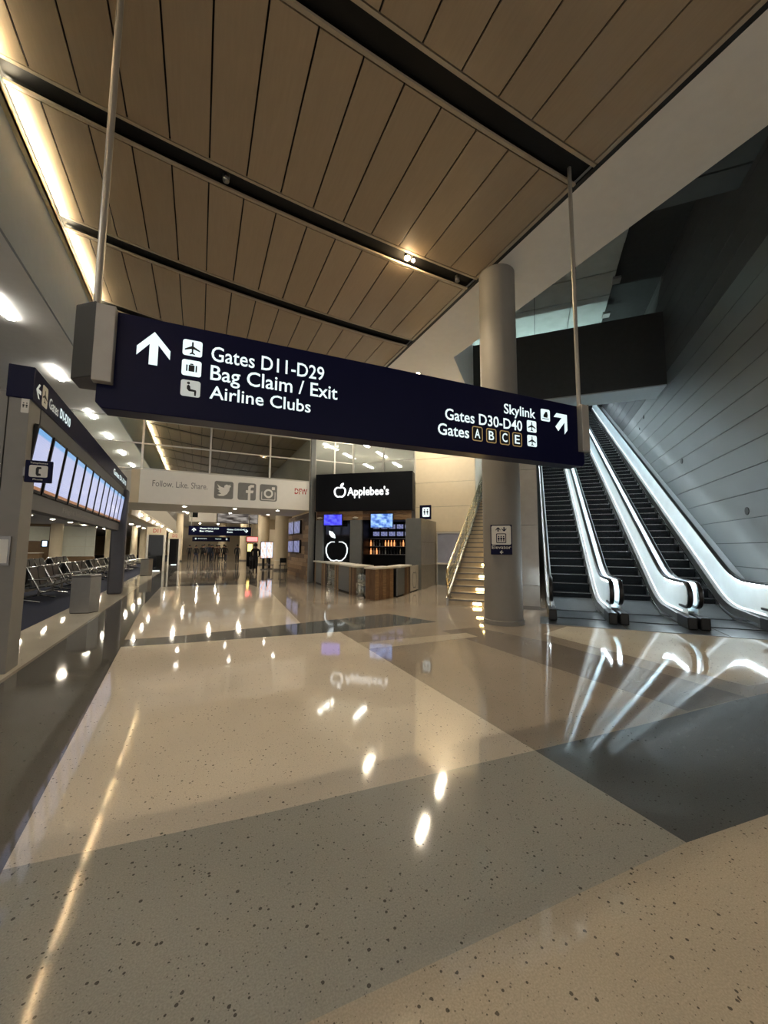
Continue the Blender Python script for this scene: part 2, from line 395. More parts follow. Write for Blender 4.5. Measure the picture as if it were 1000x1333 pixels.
# pale margin and carpet of the gate lounge
struct(obj('floor_margin', MB().prism([(-2.92, -9), (-2.05, -9), (-2.05, 78), (-2.92, 78)], -.2, .001), 'tz_pale'), 'pale polished stone margin beside the blue carpet')
struct(obj('floor_carpet', MB().prism([(-22, -9), (-2.92, -9), (-2.92, 78), (-22, 78)], -.2, .004), 'carpet'), 'dark blue carpet of the gate lounge')

# ---- wood ceiling: vaulted panel bays with dark slots
def zc(x): return 7.92+.009*(5.7-x)**2
SX = [-2.98, -2.55, -1.94, -1.33, -.73, -.13, .48, 1.08, 1.69, 2.30, 2.91, 3.55, 4.19, 4.87, 5.57]
xs = [-3.3+.5*i for i in range(19)]
mb = MB(); n = len(xs)
mb.add([(x, -9, zc(x)+.14) for x in xs]+[(x, 46, zc(x)+.14) for x in xs]+[(x, -9, zc(x)+.3) for x in xs]+[(x, 46, zc(x)+.3) for x in xs],
       [(i, i+1, n+i+1, n+i) for i in range(n-1)]+[(2*n+i, 3*n+i, 3*n+i+1, 2*n+i+1) for i in range(n-1)])
ceiling = struct(obj('ceiling', mb, 'void'))
SLOT = [4.0+3.03*k for k in range(-5, 14)]; HW = .17
pm = []
G = .013; L2 = (3.03-2*(HW+.075))/2
for a, b in zip(SX[:-1], SX[1:]):
    x0, x1 = a+G, b-G
    mb = MB(); vs = [(x0, -L2, zc(x0)), (x1, -L2, zc(x1)), (x1, L2, zc(x1)), (x0, L2, zc(x0))]
    vs += [(x, y, z+.03) for x, y, z in vs]
    mb.add(vs, [(0, 1, 2, 3), (7, 6, 5, 4), (0, 4, 5, 1), (1, 5, 6, 2), (2, 6, 7, 3), (3, 7, 4, 0)])
    me = mb.mesh('ceiling_panel'); me.materials.append(MATS['wood_ceiling']); pm.append(me)
tx = SX+[5.66]
def cstrip(y0, y1, dz):
    mb = MB(); m_ = len(tx)
    mb.add([(x, y, zc(x)+dz+h) for h in (0, .04) for y in (y0, y1) for x in tx],
           [(i, i+1, m_+i+1, m_+i) for i in range(m_-1)]+[(2*m_+i, 3*m_+i, 3*m_+i+1, 2*m_+i+1) for i in range(m_-1)]+
           [(i, 2*m_+i, 2*m_+i+1, i+1) for i in range(m_-1)]+[(m_+i, m_+i+1, 3*m_+i+1, 3*m_+i) for i in range(m_-1)])
    return mb.mesh('edge_trim')
trim_me = [cstrip(HW, HW+.055, 0), cstrip(-HW-.055, -HW, 0)]
for t in trim_me: t.materials.append(MATS['ceil_trim'])
slot_me = cstrip(-HW, HW, .09); slot_me.materials.append(MATS['slot_metal'])
side_me = MB().box(5.585, 5.655, -L2, L2, 7.915, 7.955).mesh('edge_trim'); side_me.materials.append(MATS['ceil_trim'])
for i, y in enumerate(SLOT):
    for t in trim_me: link('edge_trim', t, None, ceiling).location.y = y
    link('slot_channel', slot_me, None, ceiling).location.y = y
    if i < len(SLOT)-1:
        for me in pm: link('ceiling_panel', me, None, ceiling).location.y = y+1.515
        link('edge_trim', side_me, None, ceiling).location.y = y+1.515
# ---- left: cove ledge, bulkhead, lower flat ceiling
struct(obj('wall_left', MB().box(-3.35, -3.06, -9, 60, 6.604, 8.95), 'cove_wall'), 'grey bulkhead beside the wood ceiling cove')
struct(obj('trim_1', MB().box(-3.06, -2.965, -9, 46, 8.36, 8.40).box(-2.985, -2.965, -9, 46, 8.36, 8.455), 'cove_trim'), 'slim cream ledge of the ceiling cove')
struct(obj('ceiling_left', MB().box(-22, -3.10, -9, 60, 6.6, 6.9), 'grey_paint'), 'flat grey ceiling over the gate side')
for i in range(len(SLOT)-1):           # cove lamps, one per bay
    y = SLOT[i]+1.515
    if y > 44: continue
    tag(obj('cove_lamp', MB().box(-3.05, -3.0, y-1.28, y+1.28, 8.405, 8.45), 'cove_glow'),
        'warm strip lamp in the ceiling cove, %s' % (['fifth', 'fourth', 'third', 'second', 'first'][i]+' bay behind the viewer' if i < 5 else ['first', 'second', 'third', 'fourth', 'fifth', 'sixth', 'seventh', 'eighth', 'ninth', 'tenth', 'eleventh', 'twelfth', 'thirteenth', 'fourteenth'][i-5]+' bay ahead of the viewer'), 'lamp', 'cove strip lamps')
# ---- right: flat painted soffit with the opening of the escalator hall
sof = [(5.75, -9), (7.4, -9), (7.4, 10.18), e2(-2.4, 12.5), e2(-2.4, 16.8), e2(-8.25, 16.8), (5.75, 17.5)]
struct(obj('ceiling_soffit', MB().prism(sof, 7.92, 12.6), 'soffit_paint'), 'plain grey soffit strip between wood ceiling and escalator hall')
struct(obj('trim_5', MB().box(5.665, 5.752, -9, 17.4, 7.925, 7.96), 'void'), 'black shadow gap beside the soffit')
# ---- escalator hall
wr = struct(obj('wall_right', MB().prism([e2(4.93, 5.6), e2(5.3, 5.3), e2(5.3, 40), e2(4.93, 40)], 0, 13), 'charcoal'), 'tall panelled wall beside the escalators')
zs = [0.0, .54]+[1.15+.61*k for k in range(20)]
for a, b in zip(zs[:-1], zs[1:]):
    obj('wall_panel', MB().prism([e2(4.90, 5.6), e2(4.95, 5.55), e2(4.95, 40), e2(4.90, 40)], a+.010, b-.010), 'concrete_panel' if a < 8.4 else 'bulkhead_paint_and_shade', wr)  # upper panels take a darker material, standing in for the shade up there
bk = struct(obj('wall_bulkhead', MB().prism([e2(-6.5, 17.5), e2(4.9, 17.5), e2(4.9, 18.9), e2(-6.5, 18.9)], 7.98, 10.95), 'bulkhead_paint_and_shade'), 'dark bulkhead spanning above the escalators')
obj('underside_panel', MB().prism([e2(-2.3, 17.5), e2(4.88, 17.5), e2(4.88, 18.9), e2(-2.3, 18.9)], 7.93, 7.98), 'metal_soffit', bk)
sl = struct(obj('ceiling_hall', MB().prism([(7.3, -.1), e2(5.3, 5.2), e2(5.3, 11.4), (7.3, 8.85)], 10.62, 12.6), 'void'), 'slate painted ceiling of the escalator hall')
for a, b, pl_ in ((6.0, 8.2, 2.0), (8.22, 10.64, -.5), (10.70, 11.4, -1.3)):
    obj('ceiling_panel', MB().prism([e2(pl_, a), e2(4.9, a), e2(4.9, b), e2(pl_, b)], 10.5, 10.62), 'slate_paint', sl)
cs = struct(obj('ceiling_station', MB().prism([e2(-9, 11.4), e2(5.3, 11.4), e2(5.3, 40), e2(-9, 40)], 12.35, 12.7), 'charcoal'), 'dark upper ceiling over the escalators')
for i in range(7):
    for j in range(13):
        p0, e0 = 3.1-1.45*(i+1), 13.0+1.45*j
        obj('ceiling_panel', MB().prism([e2(p0+.012, e0+.012), e2(p0+1.438, e0+.012), e2(p0+1.438, e0+1.438), e2(p0+.012, e0+1.438)], 12.0+.02*((i*3+j*5) % 3), 12.1), 'station_panel', cs)
for e0 in (16.2, 18.6, 21):
    obj('hanger_clip', MB().prism([e2(3.02, e0), e2(3.3, e0), e2(3.3, e0+.35), e2(3.02, e0+.35)], 11.9, 12.0), 'aluminium', cs)
struct(obj('wall_station', MB().prism([e2(-9, 36), e2(5.3, 36), e2(5.3, 36.3), e2(-9, 36.3)], 0, 13), 'slate_paint'), 'end wall above the escalators')
struct(obj('wall_rear_blocker', MB().box(7.4, 7.6, -9, .15, 0, 8.0), 'soffit_paint'), 'plain wall added unseen behind the viewer on the right')  # out of view, added to keep ambient light out of the hall
up = thing('uplight', 'added cool uplight trough, unseen behind the dark bulkhead', 'lamp', (*e2(0, 20.5), 9.3), -ANG)  # unseen lamp added to brighten the upper ceiling panels
part_box('trough', 'aluminium', up, -6, 4.6, 0, .25, 0, .06); part_box('diffuser', 'ceiling_fill_glow', up, -5.9, 3.0, .05, .2, .06, .08)
# ---- cream panelled wall behind the stairs, perpendicular to the escalators
wc = struct(obj('wall_back', MB().prism([e2(-5.08, 16.84), e2(-2.42, 16.84), e2(-2.42, 30), e2(-2.7, 30), e2(-2.7, 17.1), e2(-5.08, 17.1)], 0, 7.95), 'charcoal'), 'cream panelled wall behind the stairs')
zc_ = [0, 1.22, 2.31, 3.41, 4.51, 5.61, 6.71, 7.92]
for a, b in zip(zc_[:-1], zc_[1:]):
    obj('wall_panel', MB().prism([e2(-5.08, 16.80), e2(-2.40, 16.80), e2(-2.40, 16.86), e2(-5.08, 16.86)], a+.006, b-.006), 'cream_panel', wc)
    obj('wall_panel', MB().prism([e2(-2.44, 16.87), e2(-2.38, 16.87), e2(-2.38, 30), e2(-2.44, 30)], a+.006, b-.006), 'cream_panel', wc)
# ---- glazed bridge across the concourse
YB = 17.5
br = struct(obj('wall_bridge', MB().box(-16, 4.55, YB+.05, 21.3, 3.26, 4.5), 'white_paint'), 'white bridge crossing the concourse above the passage')
obj('fascia_board', MB().box(-2.47, -2.19, YB-.02, YB+.05, 3.26, 4.57), 'cream_panel', br)
obj('fascia_board', MB().box(-2.18, 4.50, YB-.05, YB+.05, 3.26, 4.57), 'banner_white', br)
def glazing(name, fr, a_list, b_list, fw=.035, m='aluminium', label=None):
    mb = MB()
    for a in a_list: mb.frect(fr, a-fw, a+fw, b_list[0], b_list[-1], -.05, .05)
    for b in b_list:
        for a0, a1 in zip(a_list[:-1], a_list[1:]): mb.frect(fr, a0+fw, a1-fw, b-fw*.7, b+fw*.7, -.04, .04)
    o = struct(obj(name, mb, m), label)
    for a0, a1 in zip(a_list[:-1], a_list[1:]):
        for b0, b1 in zip(b_list[:-1], b_list[1:]):
            obj('pane', MB().frect(fr, a0+fw, a1-fw, b0+fw*.7, b1-fw*.7, -.005, .005), 'glass', o)
    return o
glazing('window_1', frame((0, YB, 0), (1, 0, 0)), [-6.7, -4.45, -2.15, .27, 2.70, 4.53], [4.60, 5.6, 6.62, 7.9], label='glazed screen above the white banner')
glazing('window_2', frame((0, YB, 0), (1, 0, 0)), [4.75, 5.7, 6.64], [4.6, 5.65, 6.62, 7.9], label='glazed screen beside the round post above the kiosk')
glazing('window_3', frame(ew(0, 16.8), PV), [-8.22, -6.65, -5.1], [4.6, 5.65, 6.62, 7.9], label='angled glazed screen above the restaurant kiosk')
struct(obj('trim_2', MB().box(-16, 4.6, YB-.06, YB+.12, 6.56, 6.76), 'aluminium'), 'pale transom beam of the glazed screen')
struct(obj('trim_3', MB().box(4.53, 4.76, YB-.12, YB+.12, 0, 7.9), 'kiosk_grey', bevel=.02), 'grey post between banner and kiosk')
obj_m = struct(obj('ceiling_mezzanine', MB().prism([(5.75, 17.5), e2(-8.25, 16.8), e2(-2.75, 16.85), e2(-2.75, 34), (23, 46), (5.75, 46)], 7.93, 8.2), 'white_paint'), 'white ceiling behind the angled glass')
struct(obj('wall_mezzanine', MB().box(5.0, 23, 40, 40.3, 3.3, 8), 'cream_panel'), 'cream wall behind the angled glass')
struct(obj('floor_mezzanine', MB().prism([(4.8, 17.7), (6.6, 17.7), e2(-5.2, 17.15), e2(-2.75, 17.15), e2(-2.75, 34), (23, 40), (4.8, 40)], 4.3, 4.5), 'white_paint'), 'upper floor slab behind the angled glass')
struct(obj('wall_partition', MB().box(5.6, 5.75, 21.4, 46, 4.5, 7.93), 'white_paint'), 'partition of the upper floor')
# ---- far concourse shell
struct(obj('ceiling_far', MB().box(-3.0, 12, 21.3, 78, 5.0, 5.2), 'white_paint'), 'far concourse ceiling beyond the bridge')
struct(obj('wall_far', MB().box(-22, 20, 77, 77.3, 0, 8), 'cream_panel'), 'end wall of the far concourse')
struct(obj('wall_far_right', MB().box(7.4, 7.6, 24, 78, 0, 5), 'cream_panel'), 'right wall of the far concourse')
struct(obj('trim_4', MB().box(-3.3, -2.9, 21.3, 78, 3.05, 3.5), 'cream_panel'), 'cream edge beam of the gate side')
# ---- gate lounge shell
struct(obj('ceiling_lounge', MB().box(-22, -3.0, 16.6, 78, 3.1, 3.3), 'white_paint'), 'low white ceiling of the gate lounge')
struct(obj('wall_lounge', MB().box(-22, -9.5, 35.2, 35.4, 0, 3.1), 'brown_wall'), 'brown end wall of the gate lounge')
struct(obj('wall_outer', MB().box(-22.2, -22, -9, 78, 0, 7), 'slate_paint'), 'outer wall of the gate lounge')

# ================================================================== CEILING LAMPS
for i, y in enumerate([-3.6, -.1, 3.4, 6.9, 10.4, 13.9, 17.8, 21.0, 24.5, 28]):
    t = thing('ceiling_lamp', 'white linear lamp on the grey ceiling, %s' % ['behind the viewer', 'just behind the viewer', 'beside the viewer', 'above the left picture edge', 'at the left picture edge', 'above the flight board header', 'first behind the glazed screen', 'second behind the glazed screen', 'third behind the glazed screen', 'farthest behind the glazed screen'][i], 'lamp', (-3.96, y, 6.6), 0, 'linear lamps on the grey ceiling')
    part_box('housing', 'aluminium', t, -.05, .05, -.5, .5, -.03, .0)
    part_box('diffuser', 'tube_white', t, -.06, .06, -.5, .5, -.055, -.03)
for i, (x, y) in enumerate([(7.29, 23.15), (8.84, 21.55), (11.03, 23.54), (11.73, 27.44), (9.21, 24.97), (13.45, 25.92), (14.5, 22.5), (16.5, 25)]):
    t = thing('ceiling_lamp', 'slanted white lamp behind the angled glass, %s of the row from the left' % ['first', 'third', 'fifth', 'fourth', 'second', 'sixth', 'seventh', 'eighth'][i], 'lamp', (x, y, 7.93), -ANG, 'slanted lamps behind the angled glass')
    part_box('housing', 'aluminium', t, -.13, .13, -.85, .85, -.02, 0)
    part_box('diffuser', 'tube_white', t, -.09, .09, -.8, .8, -.04, -.02)
# spot lamp glowing in a slot of the wood ceiling and its unlit sisters
def slot_lamp(x, y, lit, label):
    t = thing('slot_spotlight', label, 'spotlight', (x, y, zc(x)+.09), 0, 'spotlights in the ceiling slots')
    obj('housing', MB().lathe([(.06, 0), (.06, -.07), (.05, -.08)], 16), 'steel_dark', t, True)
    obj('lens', MB().lathe([(.045, -.08), (.06, -.10), (.055, -.125), (.03, -.145)], 16), 'spot_warm' if lit else 'steel_dark', t, True)
    if lit:
        obj('housing', MB().lathe([(.04, 0), (.04, -.07), (.035, -.08)], 16, (.16, .02)), 'steel_dark', t, True)
        obj('lens', MB().lathe([(.03, -.08), (.038, -.10), (.02, -.12)], 16, (.16, .02)), 'spot_warm', t, True)
slot_lamp(3.86, 6.98, True, 'glowing warm spotlight in the dark ceiling slot')
slot_lamp(5.25, 7.05, False, 'unlit spotlight in the slot near the round column')
slot_lamp(.15, 7.03, False, 'unlit spotlight in the slot above the sign text')
spot_light('ceiling_spot', (3.86, 6.98, 7.76), 260, (1.0, .80, .52), 130, 1.0, .05)
for i, (x, y) in enumerate([(7.25, 12.0), (9.15, 13.78), (7.25, 16.5)]):
    t = thing('soffit_lamp', 'linear lamp in the grey soffit above the kiosk, %s' % ['nearest the viewer', 'toward the stairs', 'above the black fascia'][i], 'lamp', (x, y, 7.917), -ANG, 'linear lamps of the grey soffit')
    part_box('housing', 'aluminium', t, -.10, .10, -.55, .55, -.02, 0); part_box('diffuser', 'soffit_lamp', t, -.04, .04, -.52, .52, -.035, -.02)
    area_light('soffit_light', (x, y, 7.87), .14, 1.0, 75, (1.0, .86, .64), (0, 0, -ANG))

# ================================================================== HANGING SIGN
sg = thing('hanging_sign', 'long navy hanging direction sign with white lettering, nearest the viewer', 'sign', (-.91, 4.2, 2.85), math.atan2(-.25, 6.21))
SF = frame((0, 0, -2.85), (1, 0, 0))
ch = .05
obj('sign_body', MB().fpoly(SF, [(ch, 2.85), (6.215-ch, 2.85), (6.215, 2.85+ch), (6.215, 3.79), (0, 3.79), (0, 2.85+ch)], -.24, 0), 'navy', sg, bevel=.008)
def icon_tile(parent, fr, a0, a1, b0, b1, c, shapes, m='sign_white', dark='sign_black', name='pictogram'):
    t = obj(name, MB().fpoly(fr, rrect(a0, a1, b0, b1, (a1-a0)*.13), c, c+.003), m, parent)
    mb = MB(); s = min(a1-a0, b1-b0)
    for sh in shapes: mb.fpoly(fr, T(sh, (a0+a1)/2, (b0+b1)/2, s), c+.003, c+.0045)
    obj('symbol', mb, dark, t); return t
obj('arrow', MB().fpoly(SF, T(ARROW_UP, .435, 3.495, .28, .33), 0, .003), 'sign_white', sg)
CASE = [[(-.16, -.22), (.16, -.22), (.16, .18), (-.16, .18)], [(-.3, -.22), (-.22, -.22), (-.22, .18), (-.3, .18)], [(.22, -.22), (.3, -.22), (.3, .18), (.22, .18)], [(-.1, .2), (.1, .2), (.07, .28), (-.07, .28)]]
SEATP = [SEATED, circ(-.12, .32, .08, 12)]
icon_tile(sg, SF, .68, .855, 3.487, 3.65, 0, [PLANE])
icon_tile(sg, SF, .68, .855, 3.28, 3.443, 0, CASE)
icon_tile(sg, SF, .68, .855, 3.07, 3.235, 0, SEATP, 'sign_white_dim')
text('lettering', 'Gates D11-D29', SF, .94, 2.11, 3.475, .155, .003, 'sign_white', sg)
text('lettering', 'Bag Claim / Exit', SF, .94, 2.27, 3.275, .155, .003, 'sign_white', sg)
text('lettering', 'Airline Clubs', SF, .94, 1.965, 3.08, .135, .003, 'sign_white', sg)
text('lettering', 'Skylink', SF, 4.67, 5.245, 3.47, .14, .003, 'sign_white', sg, .014)
text('lettering', 'Gates D30-D40', SF, 3.71, 4.99, 3.25, .15, .003, 'sign_white', sg, .014)
text('lettering', 'Gates', SF, 3.60, 4.08, 3.04, .15, .003, 'sign_white', sg, .014)
for ch_, a0, a1 in (('A', 4.13, 4.30), ('B', 4.36, 4.53), ('C', 4.59, 4.76), ('E', 4.81, 4.98)):
    t = obj('letter_tile', MB().fstrip(SF, rrect(a0+.012, a1-.012, 3.032, 3.208, .02), rrect(a0, a1, 3.02, 3.22, .03), 0, .003), 'sign_gold', sg)
    obj('tile_field', MB().fpoly(SF, rrect(a0+.012, a1-.012, 3.032, 3.208, .02), 0, .002), 'sign_black', t)
    text('letter', ch_, SF, a0+.04, a1-.04, 3.06, .125, .003, 'sign_white', t, .015)
TRAIN = [[(-.22, -.2), (.2, -.2), (.26, .0), (.2, .3), (.02, .3), (-.22, .0)], [(-.36, -.34), (.36, -.34), (.36, -.28), (-.36, -.28)]]
icon_tile(sg, SF, 5.35, 5.525, 3.46, 3.64, 0, TRAIN)
icon_tile(sg, SF, 5.08, 5.255, 3.26, 3.43, 0, [PLANE])
icon_tile(sg, SF, 5.08, 5.255, 3.05, 3.215, 0, [PLANE])
obj('arrow', MB().fpoly(SF, T(rot2(ARROW_UP, -math.pi/4), 5.765, 3.495, .30, .34), 0, .003), 'sign_white', sg)
for s, xx in ((-1, 0.0), (1, 6.215)):
    # bracket box straddling the sign end: inner cheek in front of the face, splayed outer cheek coloured dark for its shade
    pl = lambda x: xx+s*x
    b_ = obj('bracket', MB().fpoly((V((0, 0, -2.85)), V((1, 0, 0)), V((0, 0, 1)), V((0, -1, 0))), [(pl(.02), 3.07), (pl(-.13), 3.07), (pl(-.13), 3.79), (pl(.02), 3.79)], 0, .09), 'bracket_grey', sg, bevel=.006)
    mb = MB().prism([(pl(.02), -.09), (pl(.21), .06), (pl(.21), .30), (pl(-.13), .30), (pl(-.13), .24), (pl(.02), .24)], .25, .96)
    obj('bracket_cheek', mb, 'bracket_shade', sg, bevel=.01)
    obj('rod', MB().tube([(pl(.07), .12, .93), (pl(.07), .12, 5.75 if s < 0 else 5.32)], .032, 14), 'rod_metal', sg, True)
    obj('rod_collar', MB().tube([(pl(.07), .12, .95), (pl(.07), .12, 1.0)], .05, 14), 'rod_metal', sg, True)

# ================================================================== FLIGHT BOARD WALL (left)
fb = thing('flight_board', 'long dark gantry of twelve flight information screens under a navy Gates header', 'flight board', (-2.1, 6.5, 0), math.atan2(.3, 9.5))
part_box('pier', 'pier_grey', fb, -.21, 0, 0, .42, 0, 3.6, .006)
part_box('pier', 'pier_grey', fb, -.80, -.222, .006, .42, 0, 3.6, .006)
part_box('pier_joint_cap', 'pier_grey', fb, -.215, .004, -.004, .43, 2.0, 2.012)
part_box('end_post', 'pier_blue', fb, -.28, .14, 9.0, 9.35, 0, 3.5, .05)
part_box('header', 'navy', fb, -.24, .03, -.02, 9.45, 3.52, 3.96, .01)
part_box('valance', 'board_grey', fb, -.2, .01, .42, 9.4, 3.24, 3.52)
part_box('lower_fascia', 'board_grey', fb, -.25, -.06, .42, 9.0, 2.10, 2.34, .01)
# sloping screen wall, top leaning to the concourse
TOPX, BOTX, ZT, ZB = .06, -.04, 3.27, 2.33
back = MB(); back.add([(BOTX-.05, .42, ZB), (TOPX-.05, .42, ZT), (-.2, .42, ZT), (-.2, .42, ZB), (BOTX-.05, 9.3, ZB), (TOPX-.05, 9.3, ZT), (-.2, 9.3, ZT), (-.2, 9.3, ZB)],
    [(0, 1, 2, 3), (4, 7, 6, 5), (0, 4, 5, 1), (1, 5, 6, 2), (2, 6, 7, 3), (3, 7, 4, 0)])
obj('screen_backing', back, 'black_plastic', fb)
uu = V((TOPX-BOTX, 0, ZT-ZB)); hh = uu.length
FS = frame((BOTX, 0, ZB), (0, 1, 0), uu)
for k in range(12):
    y0 = .16+.05+k*.735
    if k == 0: y0 = .2
    s_ = obj('screen', MB().frect(FS, y0, y0+.66, .02, hh-.02, -.045, 0), 'black_plastic', fb)
    panel_uv('display', 'flight_screen', s_, FS, y0+.045, y0+.615, .06, hh-.06, .002)
FT = frame((.031, 0, 0), (0, 1, 0))
obj('arrow', MB().fpoly(FT, T(rot2(ARROW_UP, math.pi/2), .17, 3.70, .19, .2), 0, .003), 'sign_white_dim', fb)
icon_tile(fb, FT, .32, .55, 3.56, 3.86, 0, [PLANE], 'sign_print')
text('lettering', 'Gates', FT, .64, 1.10, 3.62, .16, .003, 'sign_white_dim', fb)
text('lettering', 'D1-D10', FT, 1.20, 1.82, 3.64, .16, .003, 'sign_white', fb, .03)
text('lettering', 'Gates D1-D10', FT, 6.6, 9.2, 3.64, .16, .003, 'sign_white', fb)
text('lettering', 'Flight Information', frame((-.059, 0, 0), (0, 1, 0)), 2.2, 5.0, 2.18, .09, .003, 'icon_grey', fb)
FP = frame((0, -.001, 0), (1, 0, 0))
icon_tile(fb, FP, -.085, -.005, 3.33, 3.53, .001, [T(PERSON, -.2, -.05, .7), T(PERSON, .2, -.05, .7), circ(-.2, .38, .1, 10), circ(.2, .38, .1, 10)], 'sign_print', name='restroom_plate')
ps = thing('poster_frame', 'small white notice in a dark frame on the grey pier', 'notice', (-2.22, 6.49, 1.34))
obj('frame', MB().box(-.12, .065, -.02, 0, 0, .37), 'steel_dark', ps); part_box('sheet', 'sign_print', ps, -.11, .045, -.023, -.02, .03, .33)
# phone blade sign
ph = thing('telephone_sign', 'navy blade sign with a telephone handset beside the first flight screen', 'sign', (-2.09, 6.45, 2.41), 0)
part_box('plate', 'navy', ph, .02, .30, -.02, .02, 0, .29, .01)
HP = frame((0, -.021, 0), (1, 0, 0))
tl = obj('pictogram', MB().fpoly(HP, rrect(.065, .255, .07, .225, .02), 0, .003), 'sign_print', ph)
obj('handset', MB().fpoly(HP, [(.145, .205), (.185, .205), (.19, .18), (.165, .175), (.163, .12), (.185, .115), (.19, .09), (.15, .085), (.135, .11), (.133, .18)], .003, .005), 'sign_black', tl)
text('lettering', 'Telephones', HP, .07, .25, .245, .022, .002, 'sign_print', ph, .01); text('lettering', 'Phone', HP, .11, .21, .03, .02, .002, 'sign_print', ph, .01)
part_box('arm', 'steel_dark', ph, -.004, .03, .0, .3, .08, .2)

# ================================================================== COLUMN
cc = ew(-.70, 8.84)
co = thing('column', 'round grey column rising to the soffit beside the escalators', 'column', (cc.x, cc.y, 0))
obj('shaft', MB().lathe([(.40, .10), (.40, 7.92)], 48), 'column_paint', co, True)
obj('base_ring', MB().lathe([(.425, 0), (.425, .09), (.40, .10)], 48), 'column_paint', co, True)
es = thing('elevator_sign', 'white and navy Elevator sign mounted on the round column', 'sign', (cc.x, cc.y, 1.46), R(-44.5))
part_box('plate', 'navy', es, -.215, .215, -.435, -.37, 0, .62, .008)
EF = frame((0, -.436, 0), (1, 0, 0))
tl = obj('pictogram', MB().fpoly(EF, rrect(-.195, .195, .205, .60, .03), 0, .003), 'sign_print', es)
mb = MB().fpoly(EF, T(ARROW_UP, -.06, .525, .095), .003, .005).fpoly(EF, T(rot2(ARROW_UP, math.pi), .06, .525, .095), .003, .005)
mb.fstrip(EF, rrect(-.085, .085, .255, .425, .012), rrect(-.1, .1, .24, .44, .02), .003, .005)
for dx in (-.05, 0, .05): mb.fpoly(EF, T(PERSON, dx, .325, .10), .003, .005).fpoly(EF, circ(dx, .375, .014, 10), .003, .005)
obj('symbol', mb, 'navy', tl)
text('lettering', 'Elevator', EF, -.19, .19, .12, .07, .003, 'sign_print', es, .004)
obj('arrow', MB().fpoly(EF, T(rot2(ARROW_UP, math.pi/2), 0, .05, .07), 0, .003), 'sign_print', es)

